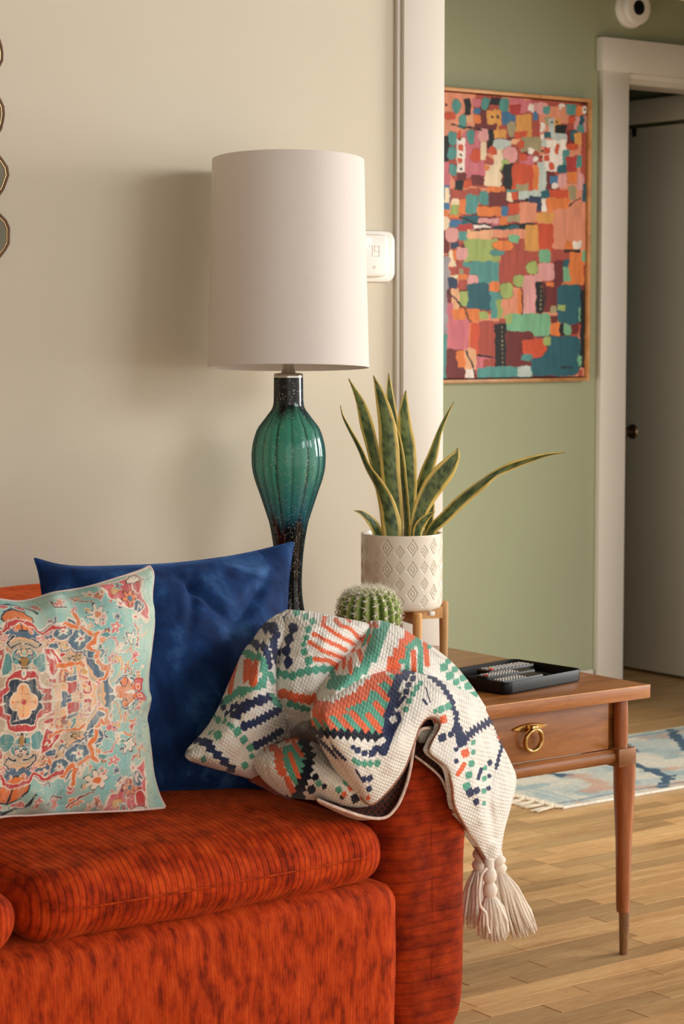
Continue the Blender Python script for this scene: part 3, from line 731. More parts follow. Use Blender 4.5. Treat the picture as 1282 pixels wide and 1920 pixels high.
    acc['V'].append(V); acc['F'].append(F + acc['n']); acc['c'].append(col); acc['u'].append(uv); acc['n'] += len(V)
    return P, y
hdir = ROT[:, 0] * np.array([1, 1, 0]); hdir = hdir / np.linalg.norm(hdir)
acc = dict(V=[], F=[], c=[], u=[], n=0)
# left fold lying against the navy pillow
strip('fold_left', [((532, 1149), (560, 1150)), ((505, 1169), (556, 1175)), ((483, 1199), (540, 1200)), ((465, 1222), (520, 1230)), ((448, 1259), (518, 1260)),
                    ((434, 1291), (522, 1300)), ((418, 1328), (532, 1330)), ((398, 1362), (536, 1362)), ((376, 1388), (530, 1392)), ((360, 1406), (515, 1422)),
                    ((357, 1419), (494, 1448)), ((368, 1430), (478, 1462))],
      [(3.02, 3.02), (3.01, 3.0), (3.0, 2.97), (2.985, 2.95), (2.98, 2.94), (2.97, 2.93), (2.96, 2.92), (2.95, 2.92), (2.94, 2.92), (2.935, 2.92), (2.93, 2.92), (2.94, 2.93)],
      [0.02, 0.05, 0.065, 0.065, 0.05, 0.03], [
    ('z', KN, [(543, 1158), (546, 1172), (538, 1184), (543, 1196)], 13), ('z', KN, [(506, 1173), (518, 1190), (511, 1206), (516, 1222), (520, 1240)], 14), ('z', KN, [(480, 1201), (494, 1210), (502, 1228), (504, 1252)], 14),
    ('d', KN, [(541, 1160, 18), (512, 1178, 17)]),
    ('s', KG, [(462, 1222), (480, 1226), (493, 1240), (496, 1265), (492, 1284), (474, 1290), (456, 1296), (440, 1308), (426, 1320)], 13, 0.1, 5),
    ('b', KO, [(455, 1231), (447, 1260), (441, 1298)], 9), ('b', KO, [(475, 1243), (474, 1279)], 17), ('b', KO, [(434, 1284), (430, 1298)], 5),
    ('b', KG, [(506, 1264), (512, 1278)], 11), ('s', KG, [(508, 1303), (516, 1312), (526, 1330)], 12, 0.1, 6),
    ('s', KN, [(440, 1342), (452, 1328), (472, 1319), (500, 1308)], 17, 0.25, 7), ('d', KN, [(429, 1327, 9), (424, 1316, 8)]),
    ('z', KN, [(460, 1361), (480, 1354), (500, 1343), (522, 1332)], 15, 5, 9), ('z', KN, [(482, 1397), (502, 1387), (526, 1371)], 14, 5, 9), ('z', KN, [(500, 1408), (520, 1396)], 8, 4, 8),
    ('d', KG, [(419, 1350, 11), (429, 1358, 8), (435, 1363, 8), (445, 1372, 14), (457, 1387, 13), (469, 1402, 12), (472, 1418, 9), (408, 1378, 14), (412, 1343, 6), (381, 1424, 10), (459, 1435, 12)]),
    ('s', KN, [(376, 1386), (390, 1396), (402, 1412), (418, 1426), (436, 1440)], 15, 0.3, 8)], endcap=(0.15, 0.12), seed=1.0, wr=0.006)
# back hump
strip('hump', [((546, 1143), (592, 1147)), ((526, 1158), (640, 1158)), ((519, 1182), (694, 1172)), ((516, 1214), (684, 1205)), ((510, 1250), (660, 1250)),
               ((512, 1300), (632, 1300)), ((519, 1340), (622, 1340)), ((526, 1378), (622, 1382)), ((530, 1402), (622, 1412))],
      [(3.04, 3.05), (3.02, 3.04), (3.0, 3.02), (2.98, 2.99), (2.97, 2.95), (2.95, 2.91), (2.94, 2.9), (2.95, 2.9), (2.97, 2.92)],
      [0.02, 0.06, 0.085, 0.085, 0.07, 0.05, 0.015, 0.0], [
    ('d', KG, [(556, 1148, 12), (573, 1156, 11), (586, 1165, 11), (578, 1180, 11), (574, 1196, 10), (569, 1208, 9), (570, 1222, 12), (579, 1239, 14)], 0.5),
    ('z', KN, [(549, 1178), (541, 1200), (536, 1222), (541, 1238), (538, 1252)], 13, 7, 22),
    ('z', KG, [(520, 1261), (545, 1268), (575, 1258), (600, 1255), (628, 1254)], 14, 6, 15),
    ('z', KO, [(608, 1160), (605, 1172), (640, 1195), (662, 1207)], 8, 3, 4), ('z', KO, [(630, 1163), (640, 1174), (655, 1177), (673, 1196)], 8, 3, 4), ('z', KO, [(590, 1190), (620, 1205), (650, 1219)], 8, 3, 4),
    ('z', KO, [(582, 1205), (605, 1220), (640, 1233)], 8, 3, 4), ('z', KO, [(592, 1236), (615, 1239), (632, 1248)], 9, 3, 4), ('b', KO, [(651, 1159), (656, 1165)], 7),
    ('z', KO, [(532, 1301), (555, 1308), (580, 1312), (612, 1305)], 17, 5, 12), ('z', KG, [(545, 1320), (560, 1326), (576, 1330)], 11, 5, 12),
    ('d', KG, [(522, 1365, 16)]), ('d', KO, [(525, 1382, 14)]),
    ('p', KGR, [(545, 1368), (565, 1352), (600, 1348), (625, 1352), (625, 1420), (540, 1420)])], endcap=(0.2, 0.0), seed=2.0, wr=0.007, prof=0.6)  # grey patch paints the shadowed pocket below the hump into the knit
# upper roll
strip('roll', [((592, 1330), (604, 1358)), ((603, 1292), (622, 1345)), ((624, 1253), (650, 1318)), ((648, 1220), (672, 1298)), ((676, 1195), (700, 1284)),
               ((704, 1164), (730, 1276)), ((742, 1172), (765, 1276)), ((780, 1194), (803, 1288)), ((820, 1219), (838, 1302)), ((851, 1245), (862, 1318)),
               ((882, 1282), (886, 1340)), ((911, 1326), (908, 1370))],
      [(2.85, 2.80), (2.90, 2.81), (2.95, 2.84), (2.98, 2.87), (3.0, 2.89), (3.03, 2.90), (3.03, 2.90), (3.02, 2.90), (3.01, 2.91), (3.0, 2.91), (2.98, 2.92), (2.96, 2.93)],
      [0.03, 0.075, 0.09, 0.09, 0.085, 0.07, 0.04, 0.01], [
    ('b', KO, [(672, 1164), (688, 1180), (693, 1206)], 10), ('b', KO, [(670, 1208), (678, 1240)], 10), ('b', KO, [(654, 1218), (657, 1262)], 8), ('b', KO, [(644, 1236), (641, 1254)], 7), ('b', KO, [(697, 1160), (704, 1174)], 8),
    ('s', KG, [(722, 1166), (708, 1196), (697, 1230), (685, 1252), (660, 1270), (634, 1284)], 20, 0.35, 9), ('s', KG, [(625, 1252), (634, 1266), (644, 1282)], 10, 0.3, 6), ('b', KG, [(648, 1272), (655, 1294)], 12),
    ('s', KO, [(772, 1190), (758, 1210), (747, 1232), (736, 1252)], 26, 0.1, 9), ('b', KG, [(782, 1198), (788, 1216), (788, 1262)], 10), ('b', KG, [(764, 1222), (763, 1256)], 9), ('b', KO, [(775, 1222), (776, 1260)], 10),
    ('b', KO, [(797, 1206), (801, 1246)], 10), ('s', KG, [(768, 1213), (780, 1203)], 14, 0.1, 6), ('b', KG, [(752, 1240), (762, 1240)], 10),
    ('d', KG, [(805, 1211, 9), (832, 1251, 14), (843, 1267, 14), (855, 1279, 12), (840, 1240, 10), (853, 1255, 11), (868, 1271, 12), (878, 1286, 14), (859, 1293, 10), (882, 1304, 11), (890, 1302, 11), (874, 1311, 9)], 0.6),
    ('b', KO, [(598, 1302), (606, 1336)], 10)], endcap=(0.10, 0.16), seed=3.0, prof=0.62)
# front sheet : belly over the seat and the fall over the arm to its corner
FS = [((592, 1335), (597, 1372), 2.80, 2.775), ((606, 1316), (640, 1447), 2.80, 2.77), ((638, 1292), (672, 1488), 2.83, 2.762), ((674, 1269), (695, 1508), 2.86, 2.758), ((705, 1257), (727, 1483), 2.88, 2.752),
      ((735, 1250), (757, 1442), 2.89, 2.748), ((765, 1252), (775, 1394), 2.895, 2.746), ((790, 1257), (786, 1363), 2.90, 2.746), ((815, 1266), (801, 1346), 2.90, 2.75), ((840, 1278), (819, 1349), 2.90, 2.752),
      ((862, 1290), (824, 1366), 2.91, 2.755), ((882, 1300), (809, 1393), 2.92, 2.755), ((902, 1318), (806, 1412), 2.93, 2.752), ((920, 1350), (838, 1440), 2.935, 2.75), ((938, 1390), (847, 1474), 2.93, 2.752), ((956, 1426), (852, 1512), 2.92, 2.758),
      ((968, 1461), (875, 1556), 2.905, 2.79), ((958, 1511), (894, 1583), 2.89, 2.82), ((945, 1560), (908, 1604), 2.87, 2.84), ((939, 1602), (918, 1622), 2.86, 2.85)]
def env_belly(P):
    x, y = P[..., 0], P[..., 1]
    b = 0.022 * np.exp(-(((x - 668) / 62) ** 2 + ((y - 1385) / 70) ** 2))          # pillow-like belly
    b = b + 0.014 * np.exp(-(((x - 862) / 42) ** 2 + ((y - 1395) / 60) ** 2))
    d, _ = d_poly(P, [(905, 1340), (925, 1420), (915, 1500), (925, 1570)]); b = b - 0.010 * np.exp(-(d / 9) ** 2)
    d, _ = d_poly(P, [(820, 1345), (850, 1320), (868, 1300)]); b = b - 0.006 * np.exp(-(d / 14) ** 2)
    d, _ = d_poly(P, [(738, 1440), (748, 1370), (775, 1300)]); b = b + 0.006 * np.exp(-(d / 14) ** 2)
    d, _ = d_poly(P, [(880, 1390), (890, 1460), (905, 1540)]); b = b + 0.006 * np.exp(-(d / 11) ** 2)
    return b
strip('front', [(p[0], p[1]) for p in FS], [(p[2], p[3]) for p in FS],
      [0.035, 0.075, 0.085, 0.085, 0.08, 0.07, 0.06, 0.05, 0.05, 0.045, 0.03, 0.012], [
    ('p', KG, [(596, 1322), (640, 1332), (690, 1300), (722, 1270), (752, 1252), (764, 1262), (730, 1312), (724, 1344), (715, 1378), (596, 1372)]),
    ('s', KO, [(716, 1258), (698, 1280), (676, 1303), (650, 1318), (628, 1326), (600, 1324)], 22, 0.35, 8), ('p', KO, [(596, 1318), (640, 1322), (655, 1337), (596, 1346)]),
    ('b', KO, [(731, 1254), (748, 1264)], 12), ('b', KO, [(718, 1266), (735, 1282)], 12), ('b', KO, [(708, 1291), (727, 1310)], 12), ('b', KO, [(704, 1319), (726, 1346)], 12), ('b', KO, [(690, 1341), (716, 1373)], 12),
    ('b', KO, [(660, 1337), (688, 1370)], 12), ('b', KO, [(633, 1340), (657, 1369)], 12), ('b', KO, [(607, 1342), (630, 1372)], 12), ('b', KO, [(594, 1352), (603, 1370)], 8),
    ('z', KND, [(600, 1374), (640, 1376), (680, 1379), (714, 1382)], 16, 9, 13),
    ('s', KN, [(766, 1256), (748, 1274), (740, 1296), (737, 1316), (730, 1345), (727, 1385)], 19, 0.4, 8), ('b', KN, [(730, 1345), (728, 1380), (718, 1408)], 19), ('b', KN, [(744, 1336), (748, 1348), (730, 1384)], 10),
    ('d', KW, [(745, 1328, 10), (737, 1349, 12), (712, 1392, 10), (718, 1388, 9)]),
    ('d', KN, [(774, 1272, 10), (766, 1284, 10), (761, 1297, 11)], 0.8), ('b', KN, [(758, 1307), (743, 1326)], 7),
    ('d', KG, [(788, 1281, 9), (781, 1290, 10), (774, 1301, 10), (767, 1314, 10), (761, 1330, 10)], 0.8),
    ('b', KN, [(798, 1290), (806, 1316)], 3), ('b', KN, [(793, 1312), (800, 1320)], 5),
    ('z', KN, [(607, 1386), (622, 1400), (646, 1424)], 7, 3, 7),
    ('d', KN, [(662, 1401, 8), (670, 1407, 11), (683, 1412, 11), (698, 1412, 13), (704, 1404, 12), (717, 1409, 12)], 0.7),
    ('d', KG, [(664, 1426, 9), (672, 1431, 10), (683, 1432, 11), (694, 1432, 11), (707, 1431, 11)], 0.0),
    ('b', KN, [(667, 1443), (679, 1464)], 4), ('d', KN, [(682, 1461, 10), (693, 1459, 11), (692, 1479, 10)], 0.3), ('d', KO, [(690, 1496, 8)]),
    ('z', KN, [(798, 1260), (818, 1277), (830, 1287), (838, 1300), (847, 1312), (848, 1325), (856, 1340), (855, 1355), (862, 1370), (870, 1388)], 10, 4, 11),
    ('z', KN, [(857, 1370), (868, 1390), (882, 1374), (902, 1362), (926, 1348)], 14, 8, 8), ('b', KN, [(858, 1374), (863, 1396)], 13),
    ('z', KN, [(928, 1356), (935, 1380), (941, 1398), (936, 1416), (930, 1440)], 7, 3, 9),
    ('d', KG, [(840, 1324, 12), (827, 1330, 12), (816, 1333, 8), (887, 1392, 8), (887, 1410, 8)], 0.5), ('d', KO, [(831, 1349, 13), (937, 1381, 8)], 0.5), ('d', KN, [(829, 1383, 14), (845, 1377, 10), (855, 1405, 8), (855, 1427, 8)], 0.5),
    ('d', KO, [(872, 1412, 14)], 0.4), ('b', KO, [(870, 1433), (865, 1442), (858, 1452)], 9),
    ('d', KG, [(884, 1432, 11), (879, 1453, 12), (875, 1474, 13), (909, 1440, 8), (908, 1460, 9), (907, 1483, 9), (907, 1506, 7)], 0.5),
    ('d', KN, [(881, 1486, 14), (894, 1482, 11), (893, 1503, 11), (918, 1430, 9), (917, 1455, 7), (916, 1478, 8)], 0.3), ('b', KN, [(902, 1442), (896, 1460)], 7)],
      seed=4.0, prof=0.7, skew=0.42, env=env_belly, wr=0.004, step=1.5)
# small roll on the seat
strip('small_roll', [((482, 1410), (484, 1434)), ((500, 1401), (502, 1462)), ((530, 1394), (530, 1486)), ((560, 1384), (556, 1497)), ((590, 1392), (588, 1500)), ((620, 1409), (612, 1504)),
                     ((645, 1431), (640, 1510)), ((668, 1464), (666, 1514)), ((692, 1500), (690, 1513))],
      [(2.90, 2.88), (2.89, 2.87), (2.88, 2.86), (2.87, 2.845), (2.86, 2.83), (2.84, 2.81), (2.82, 2.79), (2.81, 2.785), (2.80, 2.785)],
      [0.01, 0.045, 0.06, 0.06, 0.055, 0.05, 0.04, 0.02], [
    ('p', KG, [(530, 1400), (562, 1390), (572, 1400), (574, 1445), (560, 1482), (545, 1460), (528, 1425)]),
    ('z', KO, [(514, 1402), (524, 1412), (522, 1432), (530, 1450)], 16, 6, 10), ('b', KO, [(550, 1393), (566, 1416)], 9), ('b', KO, [(543, 1414), (561, 1460)], 9), ('b', KO, [(538, 1460), (552, 1490)], 12), ('b', KO, [(535, 1388), (572, 1384)], 6),
    ('z', KND, [(572, 1392), (580, 1418), (576, 1448), (565, 1472), (560, 1492)], 19, 8, 13),
    ('d', KND, [(591, 1457, 12), (584, 1480, 14), (608, 1475, 9), (666, 1497, 15), (642, 1494, 9)], 0.4), ('d', KG, [(597, 1469, 11), (650, 1465, 13), (635, 1481, 11)], 0.2), ('d', KO, [(658, 1476, 12), (645, 1489, 9)], 0.2)],
      endcap=(0.10, 0.0), seed=5.0)
# dark reverse side seen below / behind
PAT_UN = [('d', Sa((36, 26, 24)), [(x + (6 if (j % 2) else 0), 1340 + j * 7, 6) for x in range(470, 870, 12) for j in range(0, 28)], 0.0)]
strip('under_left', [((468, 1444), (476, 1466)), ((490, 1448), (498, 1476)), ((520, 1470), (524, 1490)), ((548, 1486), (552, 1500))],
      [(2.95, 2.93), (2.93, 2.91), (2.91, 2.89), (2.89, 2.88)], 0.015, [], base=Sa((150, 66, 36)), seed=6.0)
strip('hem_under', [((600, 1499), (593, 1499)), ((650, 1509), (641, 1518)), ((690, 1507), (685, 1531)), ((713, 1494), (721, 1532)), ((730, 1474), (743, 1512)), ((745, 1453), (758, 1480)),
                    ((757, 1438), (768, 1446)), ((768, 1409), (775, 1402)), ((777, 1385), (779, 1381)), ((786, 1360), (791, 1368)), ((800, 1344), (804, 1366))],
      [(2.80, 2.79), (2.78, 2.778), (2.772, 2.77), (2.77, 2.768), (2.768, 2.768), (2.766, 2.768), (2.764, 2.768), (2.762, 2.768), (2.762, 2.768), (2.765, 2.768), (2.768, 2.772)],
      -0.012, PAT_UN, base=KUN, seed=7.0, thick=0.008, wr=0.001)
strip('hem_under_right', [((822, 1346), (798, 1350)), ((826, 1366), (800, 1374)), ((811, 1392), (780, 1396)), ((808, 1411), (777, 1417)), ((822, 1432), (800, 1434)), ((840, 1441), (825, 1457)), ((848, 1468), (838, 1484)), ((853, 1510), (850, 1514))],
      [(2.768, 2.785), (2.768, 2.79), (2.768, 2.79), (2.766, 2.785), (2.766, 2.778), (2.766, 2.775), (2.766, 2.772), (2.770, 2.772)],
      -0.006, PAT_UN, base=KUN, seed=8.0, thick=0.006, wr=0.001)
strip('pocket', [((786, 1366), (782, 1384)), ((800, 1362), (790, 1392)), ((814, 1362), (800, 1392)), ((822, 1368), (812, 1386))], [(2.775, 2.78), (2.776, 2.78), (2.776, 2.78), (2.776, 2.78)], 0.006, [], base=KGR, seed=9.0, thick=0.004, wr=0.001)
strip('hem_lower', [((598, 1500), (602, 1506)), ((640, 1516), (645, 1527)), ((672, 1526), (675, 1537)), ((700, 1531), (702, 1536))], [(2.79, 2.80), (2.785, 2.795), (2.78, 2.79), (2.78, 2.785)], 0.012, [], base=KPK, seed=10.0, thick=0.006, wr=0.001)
mk('knit_cloth', np.concatenate(acc['V']), np.concatenate(acc['F']), M_knit, blanket, col=np.concatenate(acc['c']), uv=np.concatenate(acc['u']))
# bound hems (thin twisted cord)
M_hem = plain('hem_cord_pale', S(220, 190, 172), 0.85, var=0.25, vs=120, bs=0.4, bscale=500)
M_hemb = plain('hem_cord_brown', S(150, 96, 70), 0.85, var=0.4, vs=140, bs=0.4, bscale=500)
def cord(pts, ys, m, r=0.0022):
    p = resample(pts, 90); yy = np.interp(np.linspace(0, 1, 90), np.linspace(0, 1, len(ys)), ys)
    MB().tube(atyv(p, yy), r, 6).build('hem', m, blanket, smooth=True)
cord([(p[1][0], p[1][1]) for p in FS[2:17]], [p[3] - 0.002 for p in FS[2:17]], M_hemb, 0.0026)
cord([(594, 1499), (641, 1518), (685, 1532), (721, 1533), (743, 1513), (758, 1481), (768, 1446), (775, 1402), (779, 1381), (791, 1367), (805, 1365)], [2.785, 2.768, 2.764, 2.764, 2.764, 2.764, 2.764, 2.764, 2.764, 2.766, 2.766], M_hem, 0.0028)
cord([(777, 1417), (800, 1434), (825, 1457), (838, 1484), (849, 1513)], [2.783, 2.775, 2.772, 2.77, 2.77], M_hem, 0.0022)
# corner tassels
M_yarn = plain('cream_tassel_yarn', S(238, 222, 204), 0.85, var=0.06, vs=200, sheen=0.2)
def tassel(top, neck, bot, spread, y, n, rhead, seed, head=True):
    r_ = random.Random(seed); pt, pn, pb = aty(*top, y), aty(*neck, y), aty(*bot, y)
    h = MB()
    for k in range(2):
        c0 = pt + (pn - pt) * (0.25 + 0.5 * k); c1 = (pn - pt) * 0.26
        h.tube([c0 - c1, c0 - c1 * 0.6, c0, c0 + c1 * 0.6, c0 + c1], [rhead * 0.55, rhead * 0.9, rhead * 1.05, rhead * 0.9, rhead * 0.55], 14)
    h.tube([pt + (pt - pn) * 0.3, pn], rhead * 0.7, 12)
    o = h.build('tassel', M_yarn, blanket, smooth=True)
    s = MB(); ax = pb - pn; L = np.linalg.norm(ax); ax /= L
    e1 = np.array([0.80, -0.6, 0]); e2 = np.array([0.6, 0.8, 0])
    for i in range(n):
        th = r_.random() * 2 * PI; q = math.sqrt(r_.random()); a, b = math.cos(th) * q, math.sin(th) * q
        off = e1 * a * spread + e2 * b * spread * 0.55; l = L * (0.86 + 0.2 * r_.random() - 0.10 * abs(a))
        p0 = pn + (e1 * a + e2 * b) * rhead * 0.7; p3 = pn + ax * l + off
        p1 = p0 + (p3 - p0) * 0.3 + off * 0.16 + np.array([r_.uniform(-1, 1), r_.uniform(-1, 1), 0]) * 0.002
        p2 = p0 + (p3 - p0) * 0.68 + off * 0.10 + np.array([r_.uniform(-1, 1), r_.uniform(-1, 1), 0]) * 0.003
        s.tube([p0, p1, p2, p3], [0.0022, 0.0026, 0.0026, 0.0014], 5)
    tag(s.build('strands', M_yarn, o, smooth=True), kind='stuff')
tassel((900, 1592), (898, 1632), (896, 1738), 0.034, 2.885, 130, 0.013, 1)
tassel((932, 1606), (936, 1636), (968, 1752), 0.040, 2.87, 220, 0.014, 2)
tassel((917, 1628), (919, 1682), (926, 1762), 0.028, 2.835, 150, 0.0125, 3)
p_ = [(912, 1628), (903, 1640), (898, 1668), (900, 1698), (910, 1712), (913, 1735), (917, 1750)]
MB().tube(atyv(resample(p_, 40), np.full(40, 2.815)), 0.0026, 7).build('loose_yarn', M_yarn, blanket, smooth=True)
# ------------------------------------------------------------------ end table
ZT = 0.549
tb = thing('end_table', (2.70, 3.44, 0), 'brown wooden end table with one drawer and tapered legs beside the sofa', 'table')
X0, X1, Y0, Y1 = 2.375, 3.047, 3.096, 3.775
mb = MB().box((X0, Y0, ZT - 0.027), (X1, Y1, ZT), 0.0025)
top_o = mb.build('table_top', M_walnut, tb)
MB().tube([(X0 + 0.004, Y0 + 0.0004, ZT - 0.0006), (X1 - 0.001, Y0 + 0.0004, ZT - 0.0006)], 0.0011, 6).build('worn_edge', plain('worn_pale_wood_edge', S(222, 168, 118), 0.4, var=0.25, vs=30), top_o)
# carcase
MB().box((X0 + 0.045, Y0 + 0.045, 0.425), (X1 - 0.045, Y1 - 0.03, ZT - 0.027)).build('carcase', M_walnut, tb)
LX = (2.425, 2.996); LY = (3.126, 3.74)
for lx in LX:
    for ly in LY:
        leg = MB().lathe([(0.0, 0.0), (0.0085, 0.0), (0.0092, 0.004), (0.0112, 0.088), (0.0, 0.088)], (lx + 0.014, ly, 0), 24)
        lg = MB().lathe([(0.0, 0.088), (0.0128, 0.088), (0.0140, 0.10), (0.0165, 0.23), (0.0218, 0.34), (0.0226, 0.392), (0.0, 0.392)], (lx + (0.010), ly, 0), 28)
        lo = lg.build('leg', M_walnutv, tb)
        leg.build('ferrule', M_ferrule, lo)
        MB().box((lx - 0.026, ly - 0.022, 0.388), (lx + 0.022, ly + 0.022, 0.425), 0.0025).build('leg_block', M_walnut, lo)
        MB().lathe([(0.0, 0.42), (0.0135, 0.42), (0.0145, 0.46), (0.0142, 0.50), (0.0128, 0.523), (0.0, 0.523)], (lx - 0.001, ly, 0), 28).build('post', M_walnutv, lo)
MB().tube([(LX[0] + 0.02, LY[0], 0.408), (LX[1] - 0.02, LY[0], 0.408)], 0.0145, 20).build('rail', M_walnut, tb, smooth=False)
MB().tube([(LX[0] + 0.02, LY[1], 0.408), (LX[1] - 0.02, LY[1], 0.408)], 0.0145, 20).build('rail', M_walnut, tb)
for lx in LX:
    MB().tube([(lx, LY[0] + 0.02, 0.408), (lx, LY[1] - 0.02, 0.408)], 0.0145, 20).build('rail', M_walnut, tb)
dr = MB().box((LX[0] + 0.018, Y0 + 0.030, 0.4235), (2.962, Y0 + 0.055, 0.521), 0.0015).build('drawer', M_walnut, tb)
# ring pull on a lens-shaped plate
pc = aty(992, 1364, Y0 + 0.029)
pull = MB()
ov = [(0.046 * math.cos(t), 0.0085 * math.sin(t)) for t in np.linspace(0, 2 * PI, 33)[:-1]]
ov = [(a, b * (1 - (abs(a) / 0.046) ** 2 * 0.5)) for a, b in ov]
n_ = len(ov)
Vp = [(pc[0] + a, Y0 + 0.030, pc[2] + b) for a, b in ov] + [(pc[0] + a * 0.9, Y0 + 0.026, pc[2] + b * 0.8) for a, b in ov]
Fp = [(k, (k + 1) % n_, n_ + (k + 1) % n_, n_ + k) for k in range(n_)] + [tuple(n_ + k for k in range(n_))]
pl = pull.add(Vp, Fp).build('pull_plate', M_brass, dr)
kn = MB().box((pc[0] - 0.008, Y0 + 0.010, pc[2] - 0.009), (pc[0] + 0.008, Y0 + 0.027, pc[2] + 0.006), 0.003).build('pull_knuckle', M_brass, dr)
R0, r0 = 0.0212, 0.0041
V, F = [], []
for i in range(48):
    a = 2 * PI * i / 48
    for j in range(12):
        b = 2 * PI * j / 12; q = R0 + r0 * math.cos(b)
        V.append((pc[0] + q * math.cos(a), Y0 + 0.0165 + r0 * 1.3 * math.sin(b) - 0.006 * math.sin(a) * 0.5, pc[2] - 0.0235 + q * math.sin(a)))
F = [(i * 12 + j, ((i + 1) % 48) * 12 + j, ((i + 1) % 48) * 12 + (j + 1) % 12, i * 12 + (j + 1) % 12) for i in range(48) for j in range(12)]
weld(mk('pull_ring', V, F, M_brass, dr))

# ------------------------------------------------------------------ black tray with three remotes
M_blk = plain('satin_black_tray', S(17, 14, 13), 0.42, var=0.1, vs=30, spec=0.25)
M_rem = plain('black_remote_plastic', S(18, 18, 19), 0.4, var=0.1, vs=50, spec=0.3)
M_btn = plain('grey_remote_buttons', S(176, 172, 166), 0.5, var=0.3, vs=120)
M_red = plain('red_button', S(214, 60, 66), 0.4, var=0.05)
M_yel = plain('yellow_button', S(226, 184, 90), 0.4, var=0.05)
TA, TB_, TC, TD = [np.array(p) for p in ((2.726, 3.163), (2.968, 3.207), (2.948, 3.398), (2.706, 3.354))]
tc = (TA + TB_ + TC + TD) / 4; tu = (TB_ - TA); tw = np.linalg.norm(tu); tu = tu / tw; tv = (TD - TA); th_ = np.linalg.norm(tv); tv = tv / th_
tray = thing('tray', (tc[0], tc[1], ZT), 'black rounded tray holding remote controls on the end table', 'tray')
def rrect(w, h, r, n=8):
    o = []
    for (cx, cy, a0) in ((w / 2 - r, h / 2 - r, 0), (-w / 2 + r, h / 2 - r, PI / 2), (-w / 2 + r, -h / 2 + r, PI), (w / 2 - r, -h / 2 + r, 1.5 * PI)):
        for k in range(n + 1):
            a = a0 + PI / 2 * k / n; o.append((cx + r * math.cos(a), cy + r * math.sin(a)))
    return o
def tray_pt(a, b, z): p = tc + tu * a + tv * b; return (p[0], p[1], z)
rings = [(tw - 0.006, th_ - 0.006, 0.016, 0.0), (tw, th_, 0.020, 0.004), (tw, th_, 0.020, 0.0235), (tw - 0.002, th_ - 0.002, 0.019, 0.0250), (tw - 0.006, th_ - 0.006, 0.017, 0.0245), (tw - 0.009, th_ - 0.009, 0.016, 0.006), (tw - 0.013, th_ - 0.013, 0.014, 0.004)]
V, F = [], []; nn = 36
for (w, h, r, z) in rings: V += [tray_pt(a, b, ZT + z) for a, b in rrect(w, h, r)]
for i in range(len(rings) - 1):
    for k in range(nn): F.append((i * nn + k, i * nn + (k + 1) % nn, (i + 1) * nn + (k + 1) % nn, (i + 1) * nn + k))
F += [tuple(range(nn))[::-1], tuple((len(rings) - 1) * nn + k for k in range(nn))]
MB().add(V, F).build('tray_shell', M_blk, tray)
def remote(c, ang, L, W, H, rows, cols, label, specials, z0, coverage=0.8):
    """remote lying along local x; c in tray axes"""
    base = tc + tu * c[0] + tv * c[1]; ex = tu * math.cos(ang) + tv * math.sin(ang); ey = -tu * math.sin(ang) + tv * math.cos(ang)
    r = thing('remote_control', (base[0], base[1], z0), label, 'remote control', 'remotes in the black tray')
    def P(a, b, z): q = base + ex * a + ey * b; return (q[0], q[1], z0 + z)
    rg = [(L * 0.97, W * 0.8, 0.006, 0.0), (L, W, 0.008, H * 0.4), (L, W, 0.008, H * 0.75), (L * 0.985, W * 0.92, 0.007, H)]
    V, F = [], []
    for (w, h, rr_, z) in rg: V += [P(a, b, z) for a, b in rrect(w, h, rr_)]
    for i in range(3):
        for k in range(nn): F.append((i * nn + k, i * nn + (k + 1) % nn, (i + 1) * nn + (k + 1) % nn, (i + 1) * nn + k))
    F += [tuple(range(nn))[::-1], tuple(3 * nn + k for k in range(nn))]
    MB().add(V, F).build('remote_body', M_rem, r)
    s = MB()
    for i in range(rows):
        for j in range(cols):
            if (i, j) in specials: continue
            a = -L / 2 + L * 0.06 + (i + 0.5) * L * coverage / rows; b = (j - (cols - 1) / 2) * W * 0.8 / cols
            da, db = L * coverage / rows * 0.30, W * 0.8 / cols * 0.30
            v = [P(a + x * da, b + y * db, H - 0.0005) for x, y in ((-1, -1), (1, -1), (1, 1), (-1, 1))] + [P(a + x * da * 0.8, b + y * db * 0.8, H + 0.0016) for x, y in ((-1, -1), (1, -1), (1, 1), (-1, 1))]
            s.add(v, [(0, 1, 5, 4), (1, 2, 6, 5), (2, 3, 7, 6), (3, 0, 4, 7), (4, 5, 6, 7)])
    tag(s.build('buttons', M_btn, r), kind='stuff')
    for (i, j), (m, big) in specials.items():
        a = -L / 2 + L * 0.06 + (i + 0.5) * L * coverage / rows; b = (j - (cols - 1) / 2) * W * 0.8 / cols
        p = P(a, b, H - 0.0006)
        MB().lathe([(0.0, 0.0), (big, 0.0), (big, 0.0020), (big * 0.7, 0.0030), (0, 0.0030)], p, 16).build('button', m, r)
zt = ZT + 0.0042
remote((-0.035, -0.048), 0.02, 0.140, 0.036, 0.017, 9, 4, 'black remote nearest the front rim of the tray with a plain rear half', {}, zt, 0.55)
remote((-0.012, 0.002), -0.05, 0.150, 0.036, 0.018, 11, 4, 'black remote in the middle of the tray with a red button at its left end', {(0, 1): (M_red, 0.0050)}, zt, 0.62)
remote((0.040, 0.047), -0.03, 0.145, 0.040, 0.019, 11, 5, 'black remote nearest the back rim with red and yellow buttons', {(0, 0): (M_red, 0.0050), (1, 2): (M_yel, 0.0048)}, zt, 0.85)

